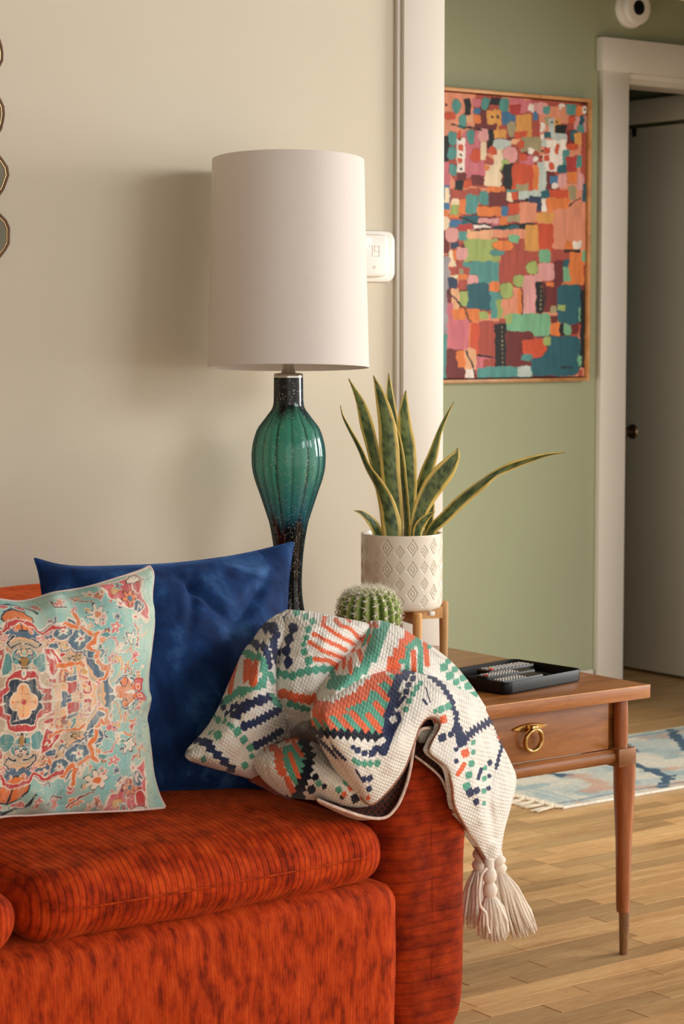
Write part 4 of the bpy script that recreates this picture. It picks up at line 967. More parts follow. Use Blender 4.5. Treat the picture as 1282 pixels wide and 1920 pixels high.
# ------------------------------------------------------------------ table lamp
LXc, LYc = 2.52, 3.60
lamp = thing('table_lamp', (LXc, LYc, ZT), 'tall table lamp with white drum shade and ribbed teal glass body', 'lamp')
pxm = FPX / depth_of((LXc, LYc, 1.0))
def lz(py): return aty(541, py, LYc)[2]
prof_px = [(704, 27.3), (716, 27.4), (740, 27.6), (755, 28.2), (766, 31), (776, 38), (788, 47), (804, 58.5), (826, 66), (846, 69.2), (862, 69.6), (880, 68.2), (900, 63.5), (926, 54.5), (953, 45.5), (968, 40.5),
           (982, 36.3), (1010, 31.2), (1037, 27.6), (1065, 25.4), (1092, 24.4), (1120, 25.8), (1145, 29.5), (1175, 36), (1205, 42), (1232, 46), (1250, 47)]
pp_ = resample(prof_px, 150); pz = np.array([lz(p[0]) for p in pp_]); pr = pp_[:, 1] / pxm
zmin = ZT + 0.020; keep = pz > zmin; pz, pr = pz[keep], pr[keep]
NA = 168; th = np.linspace(0, 2 * PI, NA, endpoint=False)
amp = np.interp(pz, sorted([lz(y) for y in (1100, 1010, 960, 880, 800, 770, 750, 700)]), [0.0, 0.008, 0.020, 0.022, 0.020, 0.012, 0.0, 0.0])
flute = np.abs(np.cos(th * 7.0 + 0.35))
def glass_ring(scale_r):
    Rr = (pr * scale_r)[:, None] * (1 - amp[:, None] * (1 - flute[None, :]) ** 1.6 * 1.6)
    return np.stack([LXc + Rr * np.cos(th), LYc + Rr * np.sin(th), np.repeat(pz[:, None], NA, 1)], -1)
def m_glass():
    m, n, l, b = newmat('teal_ribbed_glass'); out_ = n['Material Output']
    at = n.new('ShaderNodeVertexColor'); at.layer_name = 'col'; sep = n.new('ShaderNodeSeparateColor'); l.new(at.outputs[0], sep.inputs[0])
    # red = darkness of the ends, green = groove lines, blue = height 0..1
    mp = coords(n, l); sp = n.new('ShaderNodeTexVoronoi'); sp.inputs['Scale'].default_value = 240; l.new(mp.outputs[0], sp.inputs['Vector'])
    spk = ramp(n, [(0.16, (1, 1, 1)), (0.30, (0, 0, 0))]); l.new(sp.outputs['Distance'], spk.inputs[0])
    nz = noise(n, l, mp, 60, 2); rnz = ramp(n, [(0.42, (0, 0, 0)), (0.54, (1, 1, 1))]); l.new(nz.outputs[0], rnz.inputs[0])
    mu = n.new('ShaderNodeMath'); mu.operation = 'MULTIPLY'; l.new(spk.outputs[0], mu.inputs[0]); l.new(rnz.outputs[0], mu.inputs[1])
    rc = ramp(n, [(0.0, S(40, 138, 162)), (0.40, S(104, 186, 170)), (1.0, S(96, 184, 160))]); l.new(sep.outputs[2], rc.inputs[0])
    tr = n.new('ShaderNodeBsdfTransparent'); l.new(rc.outputs[0], tr.inputs[0])
    df = n.new('ShaderNodeBsdfDiffuse'); l.new(rc.outputs[0], df.inputs[0])
    mix1 = n.new('ShaderNodeMixShader'); mix1.inputs[0].default_value = 0.40; l.new(tr.outputs[0], mix1.inputs[1]); l.new(df.outputs[0], mix1.inputs[2])
    dk = n.new('ShaderNodeBsdfDiffuse'); ck = ramp(n, [(0.0, S(18, 18, 22)), (1.0, S(196, 190, 176))]); l.new(mu.outputs[0], ck.inputs[0]); l.new(ck.outputs[0], dk.inputs[0])
    mxf = n.new('ShaderNodeMath'); mxf.operation = 'MAXIMUM'; l.new(sep.outputs[0], mxf.inputs[0])
    gl = n.new('ShaderNodeMath'); gl.operation = 'MAXIMUM'; l.new(sep.outputs[1], gl.inputs[0]); l.new(mu.outputs[0], gl.inputs[1])
    sc_ = n.new('ShaderNodeMath'); sc_.operation = 'MULTIPLY'; sc_.inputs[1].default_value = 0.75; l.new(gl.outputs[0], sc_.inputs[0]); l.new(sc_.outputs[0], mxf.inputs[1])
    mix2 = n.new('ShaderNodeMixShader'); l.new(mxf.outputs[0], mix2.inputs[0]); l.new(mix1.outputs[0], mix2.inputs[1]); l.new(dk.outputs[0], mix2.inputs[2])
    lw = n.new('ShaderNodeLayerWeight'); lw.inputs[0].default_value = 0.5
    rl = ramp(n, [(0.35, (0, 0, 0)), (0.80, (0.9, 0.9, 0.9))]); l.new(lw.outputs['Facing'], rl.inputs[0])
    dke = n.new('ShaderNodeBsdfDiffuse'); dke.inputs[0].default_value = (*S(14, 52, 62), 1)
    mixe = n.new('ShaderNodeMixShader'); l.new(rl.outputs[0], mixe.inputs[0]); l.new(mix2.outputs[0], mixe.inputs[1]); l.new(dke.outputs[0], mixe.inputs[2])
    gs = n.new('ShaderNodeBsdfGlossy'); gs.inputs['Roughness'].default_value = 0.06
    fr = n.new('ShaderNodeFresnel'); fr.inputs[0].default_value = 1.45
    bu = n.new('ShaderNodeBump'); bu.inputs['Strength'].default_value = 0.15; bu.inputs['Distance'].default_value = 0.002; nb = noise(n, l, mp, 45, 2); l.new(nb.outputs[0], bu.inputs['Height'])
    l.new(bu.outputs[0], gs.inputs['Normal']); l.new(bu.outputs[0], fr.inputs['Normal'])
    mix3 = n.new('ShaderNodeMixShader'); fm = n.new('ShaderNodeMath'); fm.operation = 'MULTIPLY'; fm.inputs[1].default_value = 0.28; l.new(fr.outputs[0], fm.inputs[0]); fc = n.new('ShaderNodeMath'); fc.operation = 'MINIMUM'; fc.inputs[1].default_value = 0.07; fa_ = n.new('ShaderNodeMath'); fa_.operation = 'ADD'; fa_.inputs[1].default_value = 0.02; l.new(fm.outputs[0], fa_.inputs[0]); l.new(fa_.outputs[0], fc.inputs[0]); l.new(fc.outputs[0], mix3.inputs[0]); l.new(mixe.outputs[0], mix3.inputs[1]); l.new(gs.outputs[0], mix3.inputs[2])
    l.new(mix3.outputs[0], out_.inputs['Surface']); n.remove(b)
    return m
G = glass_ring(1.0)
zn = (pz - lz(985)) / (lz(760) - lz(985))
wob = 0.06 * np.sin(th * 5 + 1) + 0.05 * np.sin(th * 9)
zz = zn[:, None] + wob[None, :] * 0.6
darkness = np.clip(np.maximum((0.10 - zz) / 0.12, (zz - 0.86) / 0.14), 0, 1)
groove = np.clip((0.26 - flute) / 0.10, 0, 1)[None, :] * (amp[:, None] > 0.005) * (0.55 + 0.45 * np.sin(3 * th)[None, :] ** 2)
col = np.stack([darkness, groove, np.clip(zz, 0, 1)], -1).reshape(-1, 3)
npz = len(pz)
mk('glass_body', G.reshape(-1, 3), np.array([(i * NA + k, i * NA + (k + 1) % NA, (i + 1) * NA + (k + 1) % NA, (i + 1) * NA + k) for i in range(npz - 1) for k in range(NA)]), m_glass(), lamp, col=col)
M_chrome = plain('polished_nickel', S(190, 186, 176), 0.18, 1.0, var=0.1)
MB().lathe([(0.0, 0.0), (0.058, 0.0), (0.058, 0.014), (0.052, 0.022), (0.0, 0.022)], (LXc, LYc, ZT), 40).build('base', plain('dark_lamp_base', S(36, 32, 30), 0.3, 0.4, var=0.1), lamp)
zc = lz(704)
MB().lathe([(0.0, -0.004), (0.0295, -0.004), (0.0298, 0.001), (0.0285, 0.004), (0.0125, 0.006), (0.0, 0.006)], (LXc, LYc, zc), 40).build('cap', M_chrome, lamp)
V, F = [], []; fl = 20
for (r, z) in ((0.0150, 0.005), (0.0128, 0.010), (0.0112, 0.018), (0.0112, 0.045), (0.0105, 0.060)):
    for k in range(fl * 4):
        a = 2 * PI * k / (fl * 4); q = r * (1 - 0.10 * abs(math.sin(a * fl / 2))); V.append((LXc + q * math.cos(a), LYc + q * math.sin(a), zc + z))
NN = fl * 4; F = [(i * NN + k, i * NN + (k + 1) % NN, (i + 1) * NN + (k + 1) % NN, (i + 1) * NN + k) for i in range(4) for k in range(NN)]
MB().add(V, F).build('neck', M_chrome, lamp)
MB().lathe([(0.0, 0.055), (0.016, 0.055), (0.017, 0.10), (0.013, 0.115), (0.0, 0.115)], (LXc, LYc, zc), 24).build('socket', M_brass, lamp)
MB().lathe([(0.013, 0.115), (0.016, 0.135), (0.029, 0.165), (0.029, 0.185), (0.018, 0.206), (0.0, 0.212)], (LXc, LYc, zc), 24).build('bulb', plain('white_bulb', S(238, 234, 226), 0.4, var=0.02), lamp)
# drum shade, leaning slightly away
def m_shade():
    m, n, l, b = newmat('white_linen_shade'); out_ = n['Material Output']
    mp = coords(n, l, 'Object', (1, 1, 1)); t = noise(n, l, coords(n, l, 'Object', (60, 60, 900)), 1.0, 2); t2 = noise(n, l, coords(n, l, 'Object', (700, 700, 40)), 1.0, 2)
    ad = n.new('ShaderNodeMath'); ad.operation = 'ADD'; l.new(t.outputs[0], ad.inputs[0]); l.new(t2.outputs[0], ad.inputs[1])
    r = ramp(n, [(0.6, S(232, 223, 216)), (1.3 / 2 + 0.3, S(240, 232, 226))]); l.new(ad.outputs[0], r.inputs[0]); l.new(r.outputs[0], b.inputs['Base Color'])
    b.inputs['Roughness'].default_value = 0.85; b.inputs['Specular IOR Level'].default_value = 0.1
    bump(n, l, ad.outputs[0], b, 0.12, 0.0006)
    tl = n.new('ShaderNodeBsdfTranslucent'); tl.inputs[0].default_value = (*S(240, 228, 212), 1)
    mx = n.new('ShaderNodeMixShader'); mx.inputs[0].default_value = 0.12; l.new(b.outputs[0], mx.inputs[1]); l.new(tl.outputs[0], mx.inputs[2]); l.new(mx.outputs[0], out_.inputs['Surface'])
    return m
M_shade = m_shade()
zb_, zt_ = lz(689.5), lz(299); zmid = (zb_ + zt_) / 2; tilt = 0.062
axis = np.array([RX[0], ROT[1, 0], 0.0]); axis /= np.linalg.norm(axis)
bk = np.array([-axis[1], axis[0], 0.0])       # horizontally away from the camera
if bk @ np.array([fwd[0], fwd[1], 0]) < 0: bk = -bk
def shade_pt(r, z, a):
    e = np.array([math.cos(a), math.sin(a), 0]) * r; h = z - zmid
    # rotate about `axis`: up leans towards bk
    eb = e @ bk; ea = e @ axis
    v = axis * ea + bk * (eb * math.cos(tilt) + h * math.sin(tilt)) + np.array([0, 0, 1.0]) * (h * math.cos(tilt) - eb * math.sin(tilt))
    return np.array([LXc, LYc, zmid]) + v
rb, rt = 150.5 / pxm, 141.0 / pxm
N = 96; sh = [(rb, zb_), (rb + 0.0006, zb_ + 0.004), (rb - 0.0002, zb_ + 0.008)] + [(rb + (rt - rb) * f, zb_ + (zt_ - zb_) * f) for f in (0.25, 0.5, 0.75)] + [(rt + 0.0006, zt_ - 0.004), (rt, zt_), (rt - 0.0018, zt_), (rt - 0.0018, zt_ - 0.004), (rb - 0.0018, zb_ + 0.004), (rb - 0.0018, zb_)]
V = [shade_pt(r, z, 2 * PI * k / N) for (r, z) in sh for k in range(N)]; ns = len(sh)
F = [(i * N + k, i * N + (k + 1) % N, ((i + 1) % ns) * N + (k + 1) % N, ((i + 1) % ns) * N + k) for i in range(ns) for k in range(N)]
so = MB().add(V, F).build('lamp_shade', M_shade, lamp)
sp = MB()
for a in (0.35, 0.35 + 2.094, 0.35 + 4.189): sp.tube([shade_pt(rb - 0.002, zb_ + 0.016, a), shade_pt(rb * 0.45, zb_ + 0.035, a), shade_pt(0.014, zb_ + 0.055, a)], 0.0016, 6)
sp.build('spider', plain('bronze_wire', S(70, 58, 46), 0.4, 0.7, var=0.1), lamp)

# ------------------------------------------------------------------ snake plant in a diamond pot, on a wooden stand
PC = np.array([2.732, 3.50]); pdep = depth_of((PC[0], PC[1], 0.76)); ppm = FPX / pdep
zpb, zpt = aty(753, 1139, 3.5)[2], aty(753, 1000, 3.5)[2]; prad = 76.5 / ppm
hr = np.array([axis[0], axis[1]]); hf = np.array([bk[0], bk[1]])        # camera right / away, horizontal
plant = thing('potted_snake_plant', (PC[0], PC[1], zpb), 'snake plant with yellow-edged leaves in a cream pot with stamped diamonds', 'plant')
M_pot = plain('cream_glazed_ceramic', S(236, 224, 204), 0.38, var=0.02, vs=8, coat=0.25)
na, nz_ = 420, 150
ang = np.linspace(0, 2 * PI, na, endpoint=False); hz = np.linspace(0, 1, nz_)
AA, ZZ = np.meshgrid(ang, hz, indexing='ij'); depth_g = np.zeros_like(AA); Hh = zpt - zpb
cols_n = 20; a_off = math.radians(-5.0)          # angle 0 faces the camera, positive to camera right
for c in range(cols_n):
    a0 = a_off + 2 * PI * c / cols_n; big = c % 2 == 1
    zs = (0.855, 0.565, 0.245) if big else (0.80, 0.59, 0.37, 0.135)
    w, h = (math.radians(8.2), 0.115) if big else (math.radians(6.6), 0.085)
    for z0 in zs:
        dA = (AA - a0 + PI) % (2 * PI) - PI; d = np.abs(dA) / w + np.abs(ZZ - z0) / h
        def ringf(lo, hi): return np.clip((d - lo) / 0.10, 0, 1) * np.clip((hi - d) / 0.10, 0, 1)
        depth_g = np.maximum(depth_g, ringf(0.74, 1.04)); depth_g = np.maximum(depth_g, ringf(0.22, 0.54) * 0.9)
Rg = prad * (1 - 0.0 * AA) - 0.0022 * depth_g
edge_r = np.interp(ZZ, [0, 0.02, 0.05, 0.10, 1], [0.90, 0.955, 0.985, 1.0, 1.0]); Rg = Rg * edge_r
def campol(r, a): return PC + (hr * math.sin(a) * 0 if False else 0)
dirx = np.sin(AA)[..., None] * hr + (-np.cos(AA))[..., None] * hf
XYZ = np.concatenate([PC + dirx * Rg[..., None], (zpb + Hh * ZZ)[..., None]], -1)
mk('pot', XYZ.reshape(-1, 3), grid_faces(na, nz_, wrap_u=True), M_pot, plant)
MB().lathe([(prad, 0.0), (prad - 0.0005, 0.0016), (prad - 0.004, 0.0016), (prad - 0.005, -0.002), (prad - 0.006, -0.03)], (PC[0], PC[1], zpt), 96).build('pot_rim', M_pot, plant)
MB().lathe([(0.0, 0.0), (prad * 0.90, 0.0), (0.0, 0.001)], (PC[0], PC[1], zpb), 48).build('pot_base', M_pot, plant)
MB().lathe([(0.0, -0.022), (prad - 0.006, -0.024)], (PC[0], PC[1], zpt), 48).build('soil', plain('dark_potting_soil', S(52, 44, 30), 0.95, var=0.4, vs=80, bs=0.8, bscale=120), plant)
def m_leaf():
    m, n, l, b = newmat('snake_plant_leaf')
    a = n.new('ShaderNodeVertexColor'); a.layer_name = 'col'; l.new(a.outputs[0], b.inputs['Base Color'])
    b.inputs['Roughness'].default_value = 0.42; b.inputs['Specular IOR Level'].default_value = 0.45; b.inputs['Subsurface Weight'].default_value = 0.0
    return m
M_leaf = m_leaf()
LG, LGD, LY_, LYD = Sa((122, 138, 84)), Sa((64, 84, 50)), Sa((236, 206, 112)), Sa((212, 180, 90))
def zc4(X, Y): return (600 + X / 2.67, 680 + Y / 2.67)
def leaf(pts, dbase, dtip, roll=0.0, seed=0, dark=1.0, margin=0.64, cup=0.22, sag=0.0):
    """pts: (X, Y, full width) from base to tip in zoom units; dbase/dtip: offset away from camera (m)"""
    rnd = random.Random(seed)
    P = resample([zc4(p[0], p[1]) for p in pts], 44); _pc = np.array([(p[0], p[1]) for p in pts], float); _cl = np.concatenate([[0], np.cumsum(np.linalg.norm(np.diff(_pc, axis=0), axis=1))])
    wd_ = np.maximum(np.interp(np.linspace(0, _cl[-1], 44), _cl, [p[2] * 1.06 / 2.67 for p in pts]), 0.25); wd_[1:-1] = (wd_[:-2] + 2 * wd_[1:-1] + wd_[2:]) / 4
    f = np.linspace(0, 1, 44); dep = pdep + dbase + (dtip - dbase) * f + sag * np.sin(PI * f)
    mid = atdv(P, dep)
    if True:   # root the base inside the pot
        root = mid[0].copy(); q = root[:2] - PC; L = np.linalg.norm(q)
        if L > prad * 0.72: root[:2] = PC + q / L * prad * 0.72; 
        sh_ = root - mid[0]; mid = mid + sh_[None] * ((1 - f) ** 6)[:, None]
    tan = np.gradient(mid, axis=0); tan /= np.linalg.norm(tan, axis=1, keepdims=True)
    view = mid - CAM; view /= np.linalg.norm(view, axis=1, keepdims=True)
    side = np.cross(tan, view); side /= np.linalg.norm(side, axis=1, keepdims=True)
    nrm = np.cross(side, tan)
    rl = roll if hasattr(roll, '__len__') else [roll, roll]; ro = np.interp(f, np.linspace(0, 1, len(rl)), rl)[:, None]
    s2 = side * np.cos(ro) + nrm * np.sin(ro); n2 = -side * np.sin(ro) + nrm * np.cos(ro)
    m_per_px = dep / FPX; half = 0.5 * wd_ * m_per_px / np.maximum(np.abs(np.cos(ro[:, 0])), 0.3)
    K = 15; t = np.linspace(-1, 1, K)
    wav = 0.06 * np.sin(f[:, None] * 9 + seed + t[None] * 1.0)
    V = mid[:, None] + s2[:, None] * (t[None, :, None] * half[:, None, None]) + n2[:, None] * ((cup * (np.abs(t[None]) ** 1.6 - 0.4) + wav * t[None]) * half[:, None])[..., None]
    # colour
    TT = np.repeat(t[None], 44, 0); FF = np.repeat(f[:, None], K, 1)
    Ls = np.cumsum(np.concatenate([[0], np.linalg.norm(np.diff(mid, axis=0), axis=1)])); SS = np.repeat(Ls[:, None], K, 1)
    band = 1.0 * vnoise(TT * 1.4 + seed * 3, SS * 150 + 0.8 * vnoise(TT * 6, SS * 30, 2.0), seed) + 0.3 * vnoise(TT * 6, SS * 260, seed + 4.0)
    g = LG * dark + (LGD * dark - LG * dark) * np.clip(band * 1.3 + 0.45, 0, 1)[..., None]
    mg = margin + 0.06 * vnoise(SS * 40, TT, seed + 1.0) - 0.35 * np.clip((FF - 0.9) / 0.1, 0, 1)
    wy = np.clip((np.abs(TT) - mg) / 0.06, 0, 1)[..., None]
    ye = LY_ + (LYD - LY_) * np.clip(vnoise(SS * 60, TT * 3, seed + 2.0), 0, 1)[..., None]
    col = g * (1 - wy) + ye * wy
    tip = np.clip((FF - 0.97) / 0.03, 0, 1)[..., None]; col = col * (1 - tip) + Sa((120, 84, 44)) * tip
    th_l = 0.0012; Vb = V + n2[:, None] * th_l
    Vt = np.concatenate([V.reshape(-1, 3), Vb.reshape(-1, 3)]); Nn = 44 * K; idx = np.arange(Nn).reshape(44, K)
    rim = np.concatenate([idx[:, 0], idx[-1, 1:], idx[::-1, -1][1:], idx[0, ::-1][1:-1]]); r2 = np.roll(rim, -1)
    F = np.concatenate([grid_faces(44, K), grid_faces(44, K, off=Nn, flip=True), np.stack([rim, rim + Nn, r2 + Nn, r2], 1)])
    o = mk('leaf', Vt, F, M_leaf, plant, col=np.concatenate([col.reshape(-1, 3)] * 2)); weld(o, 1e-7)
BY = 905
leaf([(392, BY, 40), (395, 700, 45), (385, 450, 48), (368, 300, 46), (352, 190, 38), (346, 110, 24), (342, 52, 3)], 0.02, 0.05, 0.1, 4)
leaf([(345, BY, 60), (325, 720, 60), (292, 560, 62), (262, 430, 60), (232, 310, 66), (206, 215, 46), (178, 150, 24), (142, 80, 3)], 0.01, 0.03, 0.25, 3, 1.1)
leaf([(445, BY, 46), (447, 740, 58), (446, 580, 72), (437, 430, 82), (424, 320, 66), (420, 240, 50), (424, 180, 26), (429, 138, 3)], 0.0, 0.02, 0.1, 2, 1.15)
leaf([(432, BY, 26), (428, 740, 30), (414, 600, 32), (400, 470, 30), (385, 370, 22), (370, 300, 8)], -0.012, -0.005, 0.9, 12)
leaf([(378, BY, 62), (372, 720, 78), (352, 560, 92), (344, 430, 96), (333, 310, 82), (314, 215, 64), (290, 130, 36), (266, 64, 3)], -0.02, -0.01, 0.15, 1, 0.95)
leaf([(478, BY, 40), (492, 760, 46), (506, 640, 60), (535, 540, 62), (566, 450, 46), (592, 360, 26), (625, 280, 18), (670, 195, 3)], 0.01, 0.03, 0.3, 7)
leaf([(545, BY, 36), (545, 800, 44), (556, 720, 34), (562, 670, 4)], 0.03, 0.04, 0.2, 11, 0.8)
leaf([(468, BY, 46), (485, 800, 60), (518, 710, 82), (568, 620, 100), (620, 550, 96), (660, 495, 66), (684, 455, 34), (688, 428, 3)], -0.035, -0.06, -0.25, 8, 0.78)
leaf([(530, BY, 34), (560, 835, 48), (620, 775, 54), (700, 695, 58), (790, 618, 50), (870, 560, 34), (960, 518, 36), (1060, 484, 26), (1150, 460, 13), (1230, 451, 2)], -0.03, -0.05, [0.5, 0.5, 0.4, 0.9, -0.7, -0.8, -0.6], 9, 0.8, 0.62)
leaf([(365, BY, 80), (355, 800, 92), (332, 700, 72), (292, 610, 46), (240, 530, 26), (205, 450, 22), (175, 390, 18), (140, 325, 14), (112, 265, 8), (101, 215, 2)], -0.045, -0.05, [0.0, 0.2, 0.8, 0.9, 0.6], 5, 0.9)
leaf([(305, BY, 42), (280, 830, 48), (250, 785, 40), (210, 752, 22), (170, 740, 2)], -0.02, -0.05, -0.3, 6, 0.95, 0.6)
leaf([(484, BY, 40), (490, 840, 48), (510, 800, 46), (545, 765, 24), (574, 746, 2)], -0.055, -0.07, -0.2, 10, 0.95, 0.62)
stand = thing('plant_stand', (PC[0], PC[1], ZT), 'light wood four-legged plant stand under the cream diamond pot', 'stand')
lr = 0.0945; fa = math.atan2(0.033, 0.086)
for k in range(4):
    a = fa + k * PI / 2; d = hr * math.sin(a) - hf * math.cos(a); p = PC + d * lr
    zt4 = zpb + (0.010 if k != 0 else 0.0)
    if k == 0: p = PC + d * 0.083
    MB().lathe([(0.0, 0.0), (0.0078, 0.0), (0.0098, zpb - ZT - 0.02), (0.0095, zt4 - ZT - 0.003), (0.0075, zt4 - ZT - 0.0005), (0.0, zt4 - ZT - 0.0005)], (p[0], p[1], ZT), 24).build('leg', M_beech, stand)
for k in range(2):
    a = fa + k * PI / 2; d = hr * math.sin(a) - hf * math.cos(a); e = np.array([-d[1], d[0]])
    hb = 0.011; z1 = zpb - 0.001 - 0.0; V = []
    for s in (-1, 1):
        for t in (-1, 1):
            q = PC + d * (lr - 0.006) * s + e * 0.008 * t; V += [(q[0], q[1], z1 - 0.024), (q[0], q[1], z1)]
    MB().add(V, [(0, 1, 3, 2), (4, 6, 7, 5), (0, 4, 5, 1), (2, 3, 7, 6), (1, 5, 7, 3), (0, 2, 6, 4)]).build('cross_bar', M_beech, stand)
q = PC + hr * 0.058 - hf * 0.052
MB().box((q[0] - 0.006, q[1] - 0.006, zpb - 0.010), (q[0] + 0.006, q[1] + 0.006, zpb - 0.0012), 0.001).build('felt_pad', M_plastic, stand)

# ------------------------------------------------------------------ barrel cactus
CX, CY = 2.497, 3.30; cdep = depth_of((CX, CY, 0.7)); cpm = FPX / cdep
czc = aty(692, 1152, CY)[2]; CR = 60 / cpm
cactus = thing('potted_cactus', (CX, CY, ZT), 'round ribbed green barrel cactus with white spines behind the knit throw', 'plant')
NR = 19; nA, nB = NR * 14, 60
A, B = np.meshgrid(np.linspace(0, 2 * PI, nA, endpoint=False), np.linspace(-0.46 * PI, 0.5 * PI, nB), indexing='ij')
rib = np.abs(np.cos(A * NR / 2)) ; rmod = 0.84 + 0.16 * rib ** 0.75
sq = np.sign(np.sin(B)) * np.abs(np.sin(B)) ** 0.9
rad = CR * np.cos(B) ** 0.72 * (1 + (rmod - 1) * np.clip(np.cos(B) * 2.2, 0, 1))
top_dip = -0.006 * np.exp(-(np.cos(B) / 0.28) ** 2)
V = np.stack([CX + rad * np.cos(A), CY + rad * np.sin(A), czc + CR * 0.84 * sq + top_dip], -1)
cg = Sa((112, 138, 58)) + (Sa((176, 190, 104)) - Sa((112, 138, 58))) * (rib ** 5)[..., None]; cg = cg * (0.75 + 0.25 * rib)[..., None]; cg = cg + (Sa((190, 194, 100)) - cg) * (np.clip((np.sin(B) - 0.82) / 0.15, 0, 1) * 0.7)[..., None]
cb = mk('cactus_body', V.reshape(-1, 3), grid_faces(nA, nB, wrap_u=True), vcol('cactus_skin', 0.45, bs=0.1, bscale=90), cactus, col=cg.reshape(-1, 3))
MB().lathe([(0.0, 0.0), (0.046, 0.0), (0.050, 0.004), (0.060, 0.085), (0.060, 0.095), (0.055, 0.095), (0.053, 0.08), (0.0, 0.08)], (CX, CY, ZT), 40).build('cactus_pot', plain('terracotta_pot', S(176, 104, 70), 0.8, var=0.08), cactus)
M_spine = plain('cream_cactus_spines', S(246, 240, 224), 0.6, var=0.08, vs=50)
sm = MB(); r_ = random.Random(5)
def spine(p, d, L, r=0.0009):
    d = d / np.linalg.norm(d); a = np.cross(d, [0.3, 0.5, 0.8]); a /= np.linalg.norm(a); b = np.cross(d, a)
    sm.add([p + r * (a * math.cos(t) + b * math.sin(t)) for t in (0, 2.1, 4.2)] + [p + d * L], [(0, 1, 3), (1, 2, 3), (2, 0, 3), (2, 1, 0)])
for k in range(NR):
    a = 2 * PI * k / NR
    for j, b in enumerate(np.linspace(-0.30, 1.22, 6)):
        b2 = b + (0.12 if k % 2 else 0) ; rr_ = CR * math.cos(b2) ** 0.72
        p = np.array([CX + rr_ * math.cos(a), CY + rr_ * math.sin(a), czc + CR * 0.84 * math.copysign(abs(math.sin(b2)) ** 0.9, b2)])
        nrm = np.array([math.cos(a) * math.cos(b2), math.sin(a) * math.cos(b2), math.sin(b2)])
        t1_ = np.array([-math.sin(a), math.cos(a), 0]); t2_ = np.cross(nrm, t1_)
        for q in range(11):
            ph = 2 * PI * q / 11 + r_.random(); d = nrm * (0.35 + 0.5 * r_.random()) + t1_ * math.cos(ph) + t2_ * math.sin(ph); spine(p, d, 0.008 + 0.007 * r_.random())
for k in range(300):
    a = r_.random() * 2 * PI; q = math.sqrt(r_.random()); rr_ = CR * 0.80 * q
    p = np.array([CX + rr_ * math.cos(a), CY + rr_ * math.sin(a), czc + CR * (0.83 - 0.26 * q ** 3)])
    spine(p, np.array([math.cos(a) * q * 1.1 + r_.uniform(-.6, .6), math.sin(a) * q * 1.1 + r_.uniform(-.6, .6), 0.7 + 0.5 * r_.random()]), 0.010 + 0.010 * r_.random(), 0.0005)
tag(sm.build('spines', M_spine, cactus, auto=0), kind='stuff')

# ------------------------------------------------------------------ abstract painting in a floater frame on the sage wall
def proj_px(P):
    c = (P - CAM) @ ROT; return np.stack([641 + FPX * c[..., 0] / c[..., 2], 960 - FPX * c[..., 1] / c[..., 2]], -1)
yf = YG - 0.038
fl_, fr_ = aty(820.5, 440, yf)[0], aty(1108, 440, yf)[0]; ft, fb = aty(960, 173, yf)[2], aty(960, 716.5, yf)[2]
paint = thing('framed_painting', ((fl_ + fr_) / 2, YG, (ft + fb) / 2), 'abstract patchwork painting in reds and teals in a thin wooden frame', 'painting')
fw = 0.0105
for (a, b) in (((fl_, yf, fb), (fl_ + fw, YG, ft)), ((fr_ - fw, yf, fb), (fr_, YG, ft)), ((fl_ + fw, yf, fb), (fr_ - fw, YG, fb + fw)), ((fl_ + fw, yf, ft - fw), (fr_ - fw, YG, ft))):
    MB().box(a, b, 0.001).build('frame_bar', M_frame, paint)
MB().box((fl_ + fw, YG - 0.010, fb + fw), (fr_ - fw, YG - 0.002, ft - fw)).build('backing', plain('dark_frame_channel', S(58, 34, 20), 0.7, var=0.1), paint)
PCOL = {k: Sa(v) for k, v in dict(pk=(206, 112, 122), lp=(222, 158, 152), sa=(226, 146, 112), orr=(226, 126, 62), ro=(206, 82, 48), br=(172, 78, 62), mr=(112, 44, 42), te=(84, 146, 138), dt=(42, 94, 104),
     gr=(158, 174, 98), lg=(122, 178, 136), cr=(236, 212, 176), bk=(30, 30, 30), nv=(46, 62, 86), bl=(66, 116, 152), gy=(156, 150, 154), ol=(164, 150, 112), yo=(222, 156, 78), wh=(240, 226, 212), rs=(182, 62, 58), gb=(190, 200, 190), pe=(236, 176, 130)).items()}
